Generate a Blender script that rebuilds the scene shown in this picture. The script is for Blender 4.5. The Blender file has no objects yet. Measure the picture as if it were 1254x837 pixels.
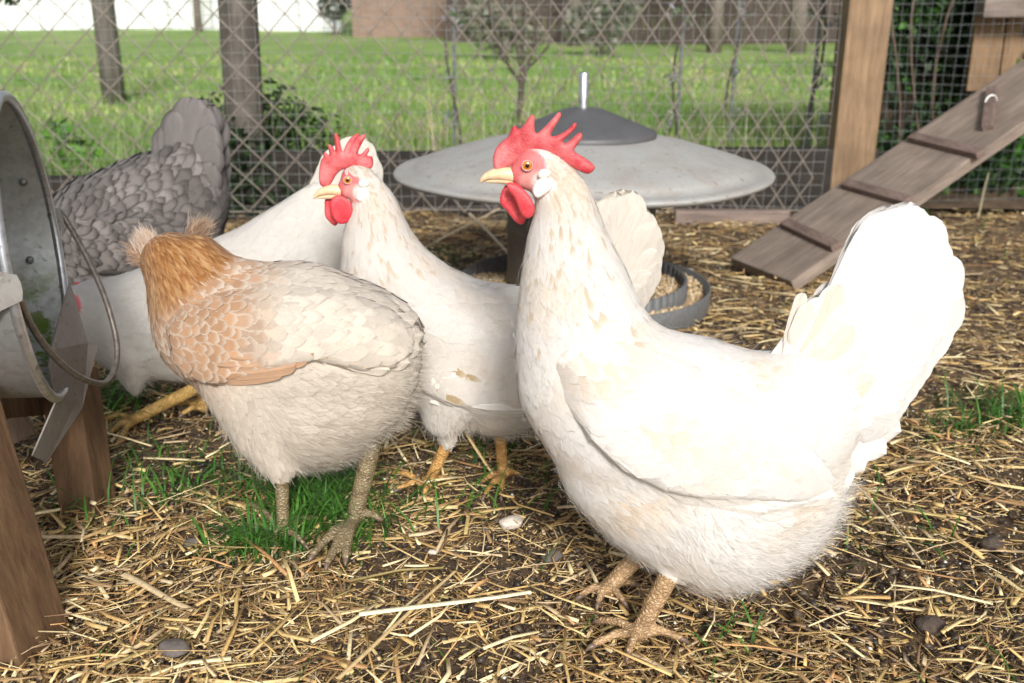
import bpy, bmesh, math, random
import numpy as np
from mathutils import Vector, Matrix
from mathutils.bvhtree import BVHTree
R = math.radians
SC = bpy.context.scene
COL = SC.collection
random.seed(7)
RNG = np.random.default_rng(11)

# ------------------------------------------------------------------ camera
CAM_H = 0.54
PITCH = R(18.3)
FPX = 1250.0
cam_d = bpy.data.cameras.new("camera")
cam = bpy.data.objects.new("camera", cam_d)
COL.objects.link(cam)
cam.location = (0, 0, CAM_H)
cam.rotation_euler = (R(90) - PITCH, 0, 0)
cam_d.sensor_width = 36
cam_d.lens = 36 * FPX / 1254
cam_d.clip_start = 0.02
cam_d.clip_end = 500
cam_d.dof.use_dof = True
cam_d.dof.focus_distance = 0.95
cam_d.dof.aperture_fstop = 8.0
SC.camera = cam

# ------------------------------------------------------------------ sky, sun, exposure
SUN_EL = 31.0
SUN_AZ = 171.0           # compass-like angle from +Y towards +X
w = bpy.data.worlds.new("World")
SC.world = w
w.use_nodes = True
nt = w.node_tree
nt.nodes.clear()
wo = nt.nodes.new("ShaderNodeOutputWorld")
bg = nt.nodes.new("ShaderNodeBackground")
sk = nt.nodes.new("ShaderNodeTexSky")
sk.sky_type = 'NISHITA'
sk.sun_disc = False
sk.sun_elevation = R(SUN_EL)
sk.sun_rotation = R(SUN_AZ)
sk.air_density = 1.0
sk.dust_density = 3.0
sk.ozone_density = 0.6
bg.inputs[1].default_value = 0.052
hs = nt.nodes.new('ShaderNodeHueSaturation')      # thin overcast: the blue is washed out
hs.inputs['Saturation'].default_value = 0.35
nt.links.new(sk.outputs[0], hs.inputs['Color'])
nt.links.new(hs.outputs[0], bg.inputs[0])
nt.links.new(bg.outputs[0], wo.inputs[0])
sd = bpy.data.lights.new("flash_sun", 'SUN')  # soft sun lamp from behind the camera, standing in for its flash
sd.energy = 1.5
sd.angle = R(12)
sd.color = (1.0, 0.965, 0.92)
flash_sun = bpy.data.objects.new("flash_sun", sd)
COL.objects.link(flash_sun)
sdir = Vector((math.sin(R(SUN_AZ)) * math.cos(R(SUN_EL)), math.cos(R(SUN_AZ)) * math.cos(R(SUN_EL)), math.sin(R(SUN_EL))))
flash_sun.rotation_euler = sdir.to_track_quat('Z', 'Y').to_euler()
flash_sun.location = (0.5, -1, 3)
SC.view_settings.view_transform = 'Standard'
SC.view_settings.look = 'None'
SC.view_settings.exposure = 1.34
SC.view_settings.gamma = 1.0
SC.cycles.max_bounces = 6
SC.cycles.transparent_max_bounces = 6

# ------------------------------------------------------------------ pixel -> world helpers (used to read positions off the photograph)
CP, SP = math.cos(PITCH), math.sin(PITCH)
CAMP = Vector((0, 0, CAM_H))
def ray(px, py):
    a = (px - 627) / FPX
    b = (418.5 - py) / FPX
    return Vector((a, CP + b * SP, -SP + b * CP))
def P(px, py, Y):
    d = ray(px, py)
    return CAMP + d * (Y / d.y)
def G(px, py, z=0.0):
    d = ray(px, py)
    return CAMP + d * ((z - CAM_H) / d.z)
def depth(p):
    return p.y * CP - (p.z - CAM_H) * SP

# ------------------------------------------------------------------ object helpers
def tag(o, label=None, cat=None, group=None, kind=None):
    if label: o['label'] = label
    if cat: o['category'] = cat
    if group: o['group'] = group
    if kind: o['kind'] = kind
    return o
def empty(name, loc=(0, 0, 0), label=None, cat=None, group=None):
    o = bpy.data.objects.new(name, None)
    o.empty_display_size = 0.05
    COL.objects.link(o)
    o.location = loc
    return tag(o, label, cat, group)
def root_off(parent):
    v = Vector((0, 0, 0))
    p = parent
    while p is not None:
        v += p.location
        p = p.parent
    return v
def fastmesh(name, V, F, smooth=True):
    """V (n,3) float, F (m,k) int, all faces the same size"""
    me = bpy.data.meshes.new(name)
    V = np.ascontiguousarray(V, dtype=np.float32)
    F = np.ascontiguousarray(F, dtype=np.int32)
    m, k = F.shape
    me.vertices.add(len(V))
    me.vertices.foreach_set("co", V.ravel())
    me.loops.add(m * k)
    me.loops.foreach_set("vertex_index", F.ravel())
    me.polygons.add(m)
    me.polygons.foreach_set("loop_start", np.arange(0, m * k, k, dtype=np.int32))
    if smooth:
        me.polygons.foreach_set("use_smooth", np.ones(m, dtype=bool))
    me.update(calc_edges=True)
    me.validate()
    return me
def attr_col(me, name, C):
    a = me.color_attributes.new(name, 'FLOAT_COLOR', 'POINT')
    C = np.asarray(C, dtype=np.float32)
    if C.shape[1] == 3:
        C = np.concatenate([C, np.ones((len(C), 1), np.float32)], 1)
    a.data.foreach_set("color", C.ravel())
def attr_vec(me, name, C):
    a = me.attributes.new(name, 'FLOAT_VECTOR', 'POINT')
    a.data.foreach_set("vector", np.asarray(C, dtype=np.float32).ravel())
def link(name, me, mat, parent=None, loc=None):
    """world-space mesh -> object; with a parent the verts are shifted into the parent's frame"""
    o = bpy.data.objects.new(name, me)
    COL.objects.link(o)
    if mat is not None:
        for m_ in (mat if isinstance(mat, (list, tuple)) else [mat]):
            me.materials.append(m_)
    off = root_off(parent) if parent is not None else Vector((0, 0, 0))
    if loc is not None:
        loc = Vector(loc)
        me.transform(Matrix.Translation(-loc))
        o.location = loc - off
    elif parent is not None:
        me.transform(Matrix.Translation(-off))
    if parent is not None:
        o.parent = parent
    return o
def bm_obj(name, bm, mat, parent=None, loc=None, smooth=False):
    me = bpy.data.meshes.new(name)
    bm.to_mesh(me)
    bm.free()
    if smooth:
        for p in me.polygons: p.use_smooth = True
    return link(name, me, mat, parent, loc)
def add_box(bm, c, size, rot=None, bevel=0.0):
    r = bmesh.ops.create_cube(bm, size=1.0)
    vs = r['verts']
    M = Matrix.Diagonal((*size, 1))
    if rot is not None: M = rot.to_4x4() @ M
    M = Matrix.Translation(c) @ M
    bmesh.ops.transform(bm, matrix=M, verts=vs)
    if bevel > 0:
        es = list({e for v in vs for e in v.link_edges})
        bmesh.ops.bevel(bm, geom=es, offset=bevel, segments=2, affect='EDGES', profile=0.6)
def beam_bm(p0, p1, w_, d_, up=Vector((0, 0, 1)), bevel=0.002, bm=None, jag=0.0):
    """box along p0->p1, width w_ along side, depth d_ along the other"""
    bm = bm or bmesh.new()
    p0, p1 = Vector(p0), Vector(p1)
    ax = (p1 - p0)
    L = ax.length
    ax.normalize()
    side = ax.cross(up)
    if side.length < 1e-4: side = ax.cross(Vector((0, 1, 0)))
    side.normalize()
    oth = side.cross(ax).normalized()
    M = Matrix((side, oth, ax)).transposed()
    add_box(bm, (p0 + p1) / 2, (w_, d_, L), M, bevel)
    return bm
def tube(pts, rad, seg=8, bm=None, cap=True, flat=1.0):
    bm = bm or bmesh.new()
    pts = [Vector(p) for p in pts]
    n = len(pts)
    if not hasattr(rad, '__len__'): rad = [rad] * n
    prev = None
    rings = []
    for i, p in enumerate(pts):
        t = (pts[min(i + 1, n - 1)] - pts[max(i - 1, 0)]).normalized()
        if prev is None:
            a = Vector((0, 0, 1)) if abs(t.z) < .9 else Vector((1, 0, 0))
            u = t.cross(a).normalized()
        else:
            u = (prev - t * prev.dot(t)).normalized()
        prev = u
        v = t.cross(u)
        rings.append([bm.verts.new(p + (u * math.cos(2 * math.pi * k / seg) + v * math.sin(2 * math.pi * k / seg) * flat) * rad[i]) for k in range(seg)])
    for a, b in zip(rings, rings[1:]):
        for k in range(seg):
            bm.faces.new((a[k], a[(k + 1) % seg], b[(k + 1) % seg], b[k]))
    if cap:
        bm.faces.new(rings[0][::-1])
        bm.faces.new(rings[-1])
    return bm
def lathe(prof, seg=64, c=(0, 0, 0), bm=None, wob=0.0):
    bm = bm or bmesh.new()
    c = Vector(c)
    rings = []
    for (r, z) in prof:
        if r < 1e-5:
            rings.append([bm.verts.new(c + Vector((0, 0, z)))])
        else:
            rings.append([bm.verts.new(c + Vector((r * math.cos(2 * math.pi * k / seg), r * math.sin(2 * math.pi * k / seg), z + wob * math.sin(3 * 2 * math.pi * k / seg + 1) * r + wob * .5 * math.sin(7 * 2 * math.pi * k / seg) * r))) for k in range(seg)])
    for a, b in zip(rings, rings[1:]):
        if len(a) == 1 and len(b) == 1: continue
        for k in range(seg):
            k2 = (k + 1) % seg
            if len(a) == 1: bm.faces.new((a[0], b[k2], b[k]))
            elif len(b) == 1: bm.faces.new((a[k], a[k2], b[0]))
            else: bm.faces.new((a[k], a[k2], b[k2], b[k]))
    return bm
def catmull(pts, sub=6, closed=False):
    pts = [Vector(p) for p in pts]
    n = len(pts)
    out = []
    rng = range(n) if closed else range(n - 1)
    for i in rng:
        if closed:
            p0, p1, p2, p3 = pts[(i - 1) % n], pts[i], pts[(i + 1) % n], pts[(i + 2) % n]
        else:
            p0, p1, p2, p3 = pts[max(i - 1, 0)], pts[i], pts[i + 1], pts[min(i + 2, n - 1)]
        for s in range(sub):
            t = s / sub
            out.append(.5 * ((2 * p1) + (p2 - p0) * t + (2 * p0 - 5 * p1 + 4 * p2 - p3) * t * t + (3 * p1 - p0 - 3 * p2 + p3) * t ** 3))
    if not closed: out.append(pts[-1])
    return out

# ------------------------------------------------------------------ materials
class NT:
    def __init__(s, name):
        s.m = bpy.data.materials.new(name)
        s.m.use_nodes = True
        s.t = s.m.node_tree
        s.b = s.t.nodes['Principled BSDF']
        s.o = s.t.nodes['Material Output']
    def n(s, typ, **kw):
        nd = s.t.nodes.new(typ)
        for k, v in kw.items():
            if k.startswith('i_'):
                nd.inputs[int(k[2:])].default_value = v
            else:
                setattr(nd, k, v)
        return nd
    def l(s, a, b): s.t.links.new(a, b)
    def attr(s, name): return s.n('ShaderNodeAttribute', attribute_name=name)
    def noise(s, scale, detail=4, rough=.55, vec=None, dist=0.0):
        nd = s.n('ShaderNodeTexNoise')
        nd.inputs['Scale'].default_value = scale
        nd.inputs['Detail'].default_value = detail
        nd.inputs['Roughness'].default_value = rough
        nd.inputs['Distortion'].default_value = dist
        if vec is not None: s.l(vec, nd.inputs['Vector'])
        return nd
    def coord(s, which='Object', scale=None):
        c = s.n('ShaderNodeTexCoord')
        if scale is None: return c.outputs[which]
        mp = s.n('ShaderNodeMapping')
        mp.inputs['Scale'].default_value = scale
        s.l(c.outputs[which], mp.inputs['Vector'])
        return mp.outputs[0]
    def ramp(s, fac, stops):
        r = s.n('ShaderNodeValToRGB')
        e = r.color_ramp.elements
        while len(e) < len(stops): e.new(.5)
        for i, (p, c) in enumerate(stops):
            e[i].position = p
            e[i].color = (*c, 1) if len(c) == 3 else c
        s.l(fac, r.inputs[0])
        return r.outputs[0]
    def mix(s, fac, a, b, blend='MIX'):
        m = s.n('ShaderNodeMix', data_type='RGBA', blend_type=blend)
        for inp, v in ((m.inputs[0], fac), (m.inputs[6], a), (m.inputs[7], b)):
            if isinstance(v, (int, float)): inp.default_value = v
            elif isinstance(v, tuple): inp.default_value = (*v, 1)
            else: s.l(v, inp)
        return m.outputs[2]
    def math(s, op, a, b=None, c=None):
        m = s.n('ShaderNodeMath', operation=op)
        for i, v in enumerate((a, b, c)):
            if v is None: continue
            if isinstance(v, (int, float)): m.inputs[i].default_value = v
            else: s.l(v, m.inputs[i])
        return m.outputs[0]
    def bump(s, h, strength=.3, dist=.002):
        b = s.n('ShaderNodeBump')
        b.inputs['Strength'].default_value = strength
        b.inputs['Distance'].default_value = dist
        s.l(h, b.inputs['Height'])
        s.l(b.outputs[0], s.b.inputs['Normal'])
        return b
    def base(s, c):
        if isinstance(c, tuple): s.b.inputs['Base Color'].default_value = (*c, 1)
        else: s.l(c, s.b.inputs['Base Color'])
    def set(s, **kw):
        for k, v in kw.items():
            s.b.inputs[k.replace('_', ' ')].default_value = v
        return s

def mat_feather():
    m = NT('feather')
    f = m.attr('fuv')
    sep = m.n('ShaderNodeSeparateXYZ')
    m.l(f.outputs['Vector'], sep.inputs[0])
    u = m.math('ABSOLUTE', sep.outputs[0])
    v = sep.outputs[1]
    rim = m.math('MAXIMUM', u, v)
    mr = m.n('ShaderNodeMapRange', interpolation_type='SMOOTHSTEP')
    m.l(rim, mr.inputs[0]); mr.inputs[1].default_value = .62; mr.inputs[2].default_value = .97
    c = m.mix(mr.outputs[0], m.attr('Col').outputs[0], m.attr('Edge').outputs[0])
    # barbs: fine stripes running obliquely from the shaft
    br = m.math('SUBTRACT', v, m.math('MULTIPLY', u, .35))
    cb = m.n('ShaderNodeCombineXYZ')
    m.l(m.math('MULTIPLY', br, 26.0), cb.inputs[0]); m.l(m.math('MULTIPLY', u, 1.5), cb.inputs[1]); m.l(m.math('MULTIPLY', sep.outputs[2], 37.0), cb.inputs[2])
    nz = m.noise(2.0, 3, .6, cb.outputs[0])
    st = m.ramp(nz.outputs[0], [(.3, (.80, .775, .75)), (.7, (1.04, 1.04, 1.04))])
    c = m.mix(.8, c, st, 'MULTIPLY')
    m.base(c)
    m.set(Roughness=.62)
    m.b.inputs['Specular IOR Level'].default_value = .25
    m.b.inputs['Sheen Weight'].default_value = .15
    m.bump(nz.outputs[0], .6, .0011)
    # thin vanes let a little light through
    tr = m.n('ShaderNodeBsdfTranslucent')
    m.l(c, tr.inputs[0])
    mx = m.n('ShaderNodeMixShader')
    mx.inputs[0].default_value = .12
    m.l(m.b.outputs[0], mx.inputs[1]); m.l(tr.outputs[0], mx.inputs[2]); m.l(mx.outputs[0], m.o.inputs[0])
    return m.m
def mat_body():
    m = NT('hen_skin')
    c = m.attr('Col').outputs[0]
    nz = m.noise(420, 3, .6, m.coord())
    c2 = m.mix(.35, c, m.ramp(nz.outputs[0], [(.3, (.7, .7, .7)), (.7, (1.15, 1.15, 1.15))]), 'MULTIPLY')
    m.base(c2)
    m.set(Roughness=.55)
    m.bump(nz.outputs[0], .5, .0008)
    return m.m
def mat_scales():
    m = NT('leg_scales')
    vec = m.coord('Object', (1, 1, 1.6))
    vo = m.n('ShaderNodeTexVoronoi', feature='DISTANCE_TO_EDGE')
    vo.inputs['Scale'].default_value = 210
    m.l(vec, vo.inputs['Vector'])
    nz = m.noise(90, 4, .6, m.coord())
    dirt = m.ramp(nz.outputs[0], [(.35, (.55, .48, .4)), (.6, (1.1, 1.05, 1.0))])
    e = m.ramp(vo.outputs[0], [(0.0, (.38, .3, .24)), (.10, (1, 1, 1))])
    c = m.mix(.8, m.attr('Col').outputs[0], dirt, 'MULTIPLY')
    c = m.mix(.75, c, e, 'MULTIPLY')
    m.base(c)
    m.set(Roughness=.42)
    m.bump(vo.outputs[0], .9, .003)
    return m.m
def mat_flesh(name, c1, c2, rough=.42, scale=500, bump=.6):
    m = NT(name)
    nz = m.noise(scale, 3, .6, m.coord())
    n2 = m.noise(55, 4, .6, m.coord())
    c = m.mix(m.ramp(n2.outputs[0], [(.33, (0, 0, 0)), (.66, (1, 1, 1))]), c1, c2)
    c = m.mix(.35, c, m.ramp(nz.outputs[0], [(.3, (.72, .6, .6)), (.7, (1.1, 1.15, 1.15))]), 'MULTIPLY')
    m.base(c)
    m.set(Roughness=rough)
    m.b.inputs['Subsurface Weight'].default_value = .4
    m.b.inputs['Subsurface Radius'].default_value = (.004, .001, .0008)
    m.b.inputs['Subsurface Scale'].default_value = 1.0
    m.bump(nz.outputs[0], bump, .0009)
    return m.m
def mat_simple(name, c, rough=.5, metal=0.0, nscale=40, amt=.25, bump=.2, bdist=.001):
    m = NT(name)
    nz = m.noise(nscale, 5, .6, m.coord())
    lo = tuple(x * (1 - amt) for x in c); hi = tuple(min(1, x * (1 + amt)) for x in c)
    m.base(m.ramp(nz.outputs[0], [(.3, lo), (.7, hi)]))
    m.set(Roughness=rough, Metallic=metal)
    m.bump(nz.outputs[0], bump, bdist)
    return m.m
def mat_col(name, rough=.6, streak=(300, 300, 300), amt=.3, transl=0.0):
    """colour from the Col attribute times grain"""
    m = NT(name)
    nz = m.noise(1.0, 3, .6, m.coord('Object', streak))
    c = m.mix(amt, m.attr('Col').outputs[0], m.ramp(nz.outputs[0], [(.3, (.5, .5, .5)), (.7, (1.3, 1.3, 1.3))]), 'MULTIPLY')
    m.base(c)
    m.set(Roughness=rough)
    if transl > 0:
        tr = m.n('ShaderNodeBsdfTranslucent')
        m.l(c, tr.inputs[0])
        mx = m.n('ShaderNodeMixShader')
        mx.inputs[0].default_value = transl
        m.l(m.b.outputs[0], mx.inputs[1]); m.l(tr.outputs[0], mx.inputs[2]); m.l(mx.outputs[0], m.o.inputs[0])
    return m.m
def mat_wood(name, c1, c2, axis=(60, 60, 4), rough=.75, knots=True, dirt=None):
    m = NT(name)
    vec = m.coord('Object', axis)
    nz = m.noise(1.2, 6, .65, vec, .6)
    fine = m.noise(5.0, 3, .7, vec)
    c = m.ramp(nz.outputs[0], [(.3, c1), (.68, c2)])
    c = m.mix(.5, c, m.ramp(fine.outputs[0], [(.35, (.6, .57, .55)), (.6, (1.1, 1.1, 1.1))]), 'MULTIPLY')
    big = m.noise(9, 4, .6, m.coord())
    c = m.mix(.6, c, m.ramp(big.outputs[0], [(.35, (.62, .6, .58)), (.6, (1.08, 1.06, 1.04))]), 'MULTIPLY')
    m.base(c)
    m.set(Roughness=rough)
    m.bump(m.math('ADD', nz.outputs[0], fine.outputs[0]), .5, .0015)
    return m.m
def mat_galv(name, c=(.48, .5, .5), moss=False, metal=.75, rough=.38, dirty=.5, sp_=.10):
    m = NT(name)
    vo = m.n('ShaderNodeTexVoronoi', feature='F1')
    vo.inputs['Scale'].default_value = 190
    m.l(m.coord(), vo.inputs['Vector'])
    sp = m.ramp(vo.outputs['Color'], [(.2, tuple(x * (1 - sp_) for x in c)), (.8, tuple(min(1, x * (1 + sp_)) for x in c))])
    nz = m.noise(16, 6, .65, m.coord())
    dm = m.ramp(nz.outputs[0], [(.42, (0, 0, 0)), (.68, (1, 1, 1))])
    col = m.mix(m.math('MULTIPLY', dm, dirty), sp, (.27, .21, .17))
    if moss:
        n2 = m.noise(45, 5, .7, m.coord())
        sepz = m.n('ShaderNodeSeparateXYZ'); m.l(m.coord(), sepz.inputs[0])
        hgt = m.n('ShaderNodeMapRange'); m.l(sepz.outputs[2], hgt.inputs[0])
        hgt.inputs[1].default_value = -.035; hgt.inputs[2].default_value = -.10
        mm = m.math('MULTIPLY', m.ramp(n2.outputs[0], [(.45, (0, 0, 0)), (.55, (1, 1, 1))]), hgt.outputs[0])
        col = m.mix(mm, col, (.13, .2, .03))
    n3 = m.noise(95, 3, .5, m.coord())
    col = m.mix(m.ramp(n3.outputs[0], [(.64, (0, 0, 0)), (.70, (.55, .55, .55))]), col, (.16, .11, .075))
    m.base(col)
    m.set(Metallic=metal)
    rr = m.n('ShaderNodeMapRange'); m.l(nz.outputs[0], rr.inputs[0]); rr.inputs[3].default_value = rough - .1; rr.inputs[4].default_value = rough + .3
    m.l(rr.outputs[0], m.b.inputs['Roughness'])
    m.bump(nz.outputs[0], .25, .002)
    return m.m

M_FEATHER = mat_feather()
M_BODY = mat_body()
M_SCALE = mat_scales()
M_COMB = mat_flesh('comb_flesh', (.50, .03, .045), (.70, .20, .20), rough=.42, scale=650, bump=.8)
M_COMB2 = mat_flesh('wattle_flesh', (.58, .03, .05), (.66, .09, .10), rough=.42, scale=600)
M_LOBE = mat_flesh('earlobe_flesh', (.82, .8, .77), (.85, .8, .76), rough=.5, scale=350, bump=.4)
M_BEAK = mat_simple('beak_horn', (.74, .53, .33), .4, 0, 120, .18, .15)
M_CLAW = mat_simple('claw_horn', (.16, .11, .08), .4, 0, 200, .3)

# ================================================================== THE GROUND
def gz(x, y):
    """height of the run's floor"""
    return (0.006 * np.sin(x * 7.3 + 1.1) * np.sin(y * 6.1 + .4) + 0.004 * np.sin(x * 17.7 + y * 9.1) + .003 * np.sin(y * 23 - x * 11)) - .004
def grid_mesh(name, x0, x1, y0, y1, nx, ny, zf):
    xs = np.linspace(x0, x1, nx); ys = np.linspace(y0, y1, ny)
    X, Y = np.meshgrid(xs, ys)
    Z = zf(X, Y)
    V = np.stack([X.ravel(), Y.ravel(), Z.ravel()], 1)
    i = np.arange((nx - 1) * (ny - 1)); r = i // (nx - 1); c = i % (nx - 1); a = r * nx + c
    F = np.stack([a, a + 1, a + nx + 1, a + nx], 1)
    return fastmesh(name, V, F)

def mat_soil():
    m = NT('soil')
    a = m.noise(14, 8, .7, m.coord())
    b = m.noise(160, 5, .7, m.coord())
    c = m.ramp(a.outputs[0], [(.3, (.05, .036, .025)), (.5, (.125, .086, .052)), (.72, (.23, .16, .09))])
    c = m.mix(.7, c, m.ramp(b.outputs[0], [(.35, (.45, .42, .4)), (.65, (1.5, 1.4, 1.3))]), 'MULTIPLY')
    m.base(c)
    m.set(Roughness=.9)
    m.bump(m.math('ADD', b.outputs[0], m.math('MULTIPLY', a.outputs[0], 2.0)), .9, .006)
    return m.m
M_SOIL = mat_soil()
def zsoil(X, Y):
    Z = gz(X, Y)
    rr = RNG.random(X.shape)
    return Z + (rr - .5) * .005
o = link('ground', grid_mesh('ground', -3.2, 3.2, -.6, 2.78, 380, 230, zsoil), M_SOIL)
tag(o, kind='structure')

def mat_lawn():
    m = NT('lawn_grass')
    a = m.noise(.9, 6, .65, m.coord('Object', (1, .45, 1)))
    b = m.noise(22, 5, .7, m.coord())
    c = m.ramp(a.outputs[0], [(.32, (.15, .26, .05)), (.5, (.22, .35, .08)), (.64, (.33, .40, .14)), (.78, (.38, .36, .18))])
    c = m.mix(.6, c, m.ramp(b.outputs[0], [(.3, (.55, .6, .5)), (.7, (1.25, 1.2, 1.2))]), 'MULTIPLY')
    m.base(c)
    m.set(Roughness=.85)
    m.bump(b.outputs[0], .6, .02)
    return m.m
def zlawn(X, Y):
    return .012 + .0 * X + .03 * np.sin(X * .6) * np.sin(Y * .35) * np.clip((Y - 4) / 6, 0, 1)
o = link('lawn', grid_mesh('lawn', -45, 45, 2.74, 120, 90, 160, zlawn), mat_lawn())
tag(o, kind='structure')

# ---------------- straw: box strips with a bend; colour per stalk
def strips(N, x, y, z, ang, L, W, T, tilt, bend, roll):
    """N flattened stalks, 3 stations x 4 corners"""
    ca, sa = np.cos(ang), np.sin(ang)
    ct, st_ = np.cos(tilt), np.sin(tilt)
    D = np.stack([ca * ct, sa * ct, st_], 1)
    S = np.stack([-sa, ca, np.zeros(N)], 1)
    U = np.cross(D, S)
    S2 = S * np.cos(roll)[:, None] + U * np.sin(roll)[:, None]
    U2 = -S * np.sin(roll)[:, None] + U * np.cos(roll)[:, None]
    C = np.stack([x, y, z], 1)
    V = np.zeros((N, 3, 4, 3))
    for i, s in enumerate((-.5, 0.05, .5)):
        q = C + D * (L * s)[:, None] + S * (bend * L * (1 if i == 1 else 0))[:, None]
        wv = W * (1.0 if i < 2 else .8)
        for j, (a, b) in enumerate(((-1, -1), (1, -1), (1, 1), (-1, 1))):
            V[:, i, j] = q + S2 * (a * wv / 2)[:, None] + U2 * (b * T / 2)[:, None]
    base = (np.arange(N) * 12)[:, None]
    fs = []
    for i in range(2):
        for j in range(4):
            fs.append([i * 4 + j, i * 4 + (j + 1) % 4, (i + 1) * 4 + (j + 1) % 4, (i + 1) * 4 + j])
    fs += [[3, 2, 1, 0], [8, 9, 10, 11]]
    F = (base[:, :, None] + np.array(fs)[None]).reshape(-1, 4)
    return V.reshape(-1, 3), F
PAL = np.array([(.56, .42, .20), (.46, .32, .13), (.36, .23, .09), (.64, .53, .31), (.23, .145, .07), (.17, .105, .055), (.42, .32, .19), (.28, .215, .085), (.40, .225, .095)])
def inview(n, ymin=.56, ymax=2.72, power=1.0):
    """random spots in the wedge of floor the photograph takes in, with a margin"""
    Y = ymin + (ymax - ymin) * RNG.random(n) ** power
    half = (.60 * (Y + .08) + .12)
    X = (RNG.random(n) * 2 - 1) * half
    return X, Y
def soil_mask(X, Y):
    """1 = bare soil, 0 = deep straw"""
    m = np.zeros_like(X)
    for (px, py, rx, ry, a) in ((1130, 700, .13, .07, .9), (1210, 660, .12, .07, .8), (560, 690, .12, .05, .65), (1190, 330, .2, .14, .75), (860, 430, .2, .2, .5), (250, 520, .12, .1, .5), (1120, 640, .1, .05, .7), (470, 680, .07, .04, .6), (1100, 780, .1, .04, .5), (640, 620, .08, .06, .6), (1170, 480, .06, .06, .5), (1190, 240, .4, .3, .6)):
        g = G(px, py)
        m = np.maximum(m, a * np.exp(-(((X - g.x) / rx) ** 2 + ((Y - g.y) / ry) ** 2)))
    m = np.maximum(m, .55 * (np.sin(X * 9 + 2) * np.sin(Y * 11 + X * 4) > .72))
    return m
def make_straw(n, Lr, Wr, name, mat, zmax, pal=PAL, pal_p=None, clusters=900, power=1.3):
    cx, cy = inview(clusters, power=power)
    ca = RNG.random(clusters) * math.pi
    k = RNG.integers(0, clusters, n)
    loose = RNG.random(n) < .45
    x = np.where(loose, 0, cx[k] + RNG.normal(0, .05, n)); y = np.where(loose, 0, cy[k] + RNG.normal(0, .04, n))
    xx, yy = inview(n, power=power)
    x = np.where(loose, xx, x); y = np.where(loose, yy, y)
    ang = np.where(loose, RNG.random(n) * math.pi, ca[k] + RNG.normal(0, .35, n))
    keep = (RNG.random(n) > soil_mask(x, y) * .92) & (y < 2.72) & (y > .5)
    x, y, ang = x[keep], y[keep], ang[keep]
    n = len(x)
    L = Lr[0] * (Lr[1] / Lr[0]) ** (RNG.random(n) ** 1.6)
    W = Wr[0] + (Wr[1] - Wr[0]) * RNG.random(n) ** 2.2
    T = np.minimum(W * .35, .0012)
    tilt = RNG.normal(0, .07, n)
    z = gz(x, y) + .002 + RNG.random(n) ** 1.5 * zmax + np.abs(np.sin(tilt)) * L * .35
    V, F = strips(n, x, y, z, ang, L, W, T, tilt, RNG.normal(0, .06, n), RNG.normal(0, .5, n))
    C = pal[RNG.choice(len(pal), n, p=pal_p)] * (0.75 + .45 * RNG.random(n))[:, None]
    # lower stalks are dirtier
    me = fastmesh(name, V, F, smooth=False)
    attr_col(me, 'Col', np.repeat(C, 12, axis=0))
    return link(name, me, mat)
M_STRAW = mat_col('straw', .5, (260, 260, 260), .45)
P1 = np.array([.17, .18, .15, .13, .10, .06, .10, .05, .06])
o = make_straw(23000, (.014, .095), (.0009, .0042), 'straw_bedding', M_STRAW, .020, pal=PAL * 1.42, pal_p=P1 / P1.sum())
tag(o, 'loose golden straw bedding strewn over the dark soil of the hen run', 'straw', kind='stuff')
P2 = np.array([.10, .14, .18, .08, .17, .15, .08, .05, .05])
o = make_straw(100000, (.003, .026), (.0005, .0020), 'straw_chaff', M_STRAW, .010, pal=PAL * 1.32, pal_p=P2 / P2.sum(), clusters=2500, power=1.6)
tag(o, 'fine broken straw chaff and litter mixed into the soil between the hens', 'straw chaff', kind='stuff')
# seeds and crumbs of soil: tiny octahedra
def crumbs(name, n, r0, r1, pal, mat, only_soil, power=1.5, flat=.6):
    x, y = inview(n, power=power)
    if only_soil:
        keep = RNG.random(n) < (.25 + soil_mask(x, y))
        x, y = x[keep], y[keep]
    n = len(x)
    r = r0 + (r1 - r0) * RNG.random(n) ** 3
    z = gz(x, y) + .003 + RNG.random(n) * .006
    base = np.array([(1, 0, 0), (0, 1, 0), (-1, 0, 0), (0, -1, 0), (0, 0, 1), (0, 0, -1)], float)
    V = base[None] * (r[:, None, None] * (0.6 + .8 * RNG.random((n, 6, 1))))
    V[:, :, 2] *= flat
    V[:, :, 0] *= 1.3
    a = RNG.random(n) * 6.28
    ca, sa = np.cos(a)[:, None], np.sin(a)[:, None]
    vx = V[:, :, 0] * ca - V[:, :, 1] * sa; vy = V[:, :, 0] * sa + V[:, :, 1] * ca
    V[:, :, 0] = vx; V[:, :, 1] = vy
    V += np.stack([x, y, z], 1)[:, None]
    fs = np.array([(0, 1, 4), (1, 2, 4), (2, 3, 4), (3, 0, 4), (1, 0, 5), (2, 1, 5), (3, 2, 5), (0, 3, 5)])
    F = ((np.arange(n) * 6)[:, None, None] + fs[None]).reshape(-1, 3)
    me = fastmesh(name, V.reshape(-1, 3), F, smooth=False)
    C = pal[RNG.integers(0, len(pal), n)] * (.7 + .5 * RNG.random(n))[:, None]
    attr_col(me, 'Col', np.repeat(C, 6, axis=0))
    return link(name, me, mat)
o = crumbs('soil_crumbs', 26000, .0012, .0062, np.array([(.05, .037, .028), (.08, .058, .042), (.035, .026, .02), (.11, .08, .055)]), M_STRAW, False)
tag(o, 'dark crumbs of earth scattered over the floor of the run', 'soil', kind='stuff')
o = crumbs('seeds', 6500, .0010, .0026, np.array([(.62, .5, .28), (.7, .62, .46), (.5, .34, .16), (.75, .72, .65)]), M_STRAW, True, 1.4, .8)
tag(o, 'pale spilled seeds and grain scattered on the soil', 'seeds', kind='stuff')

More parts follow.
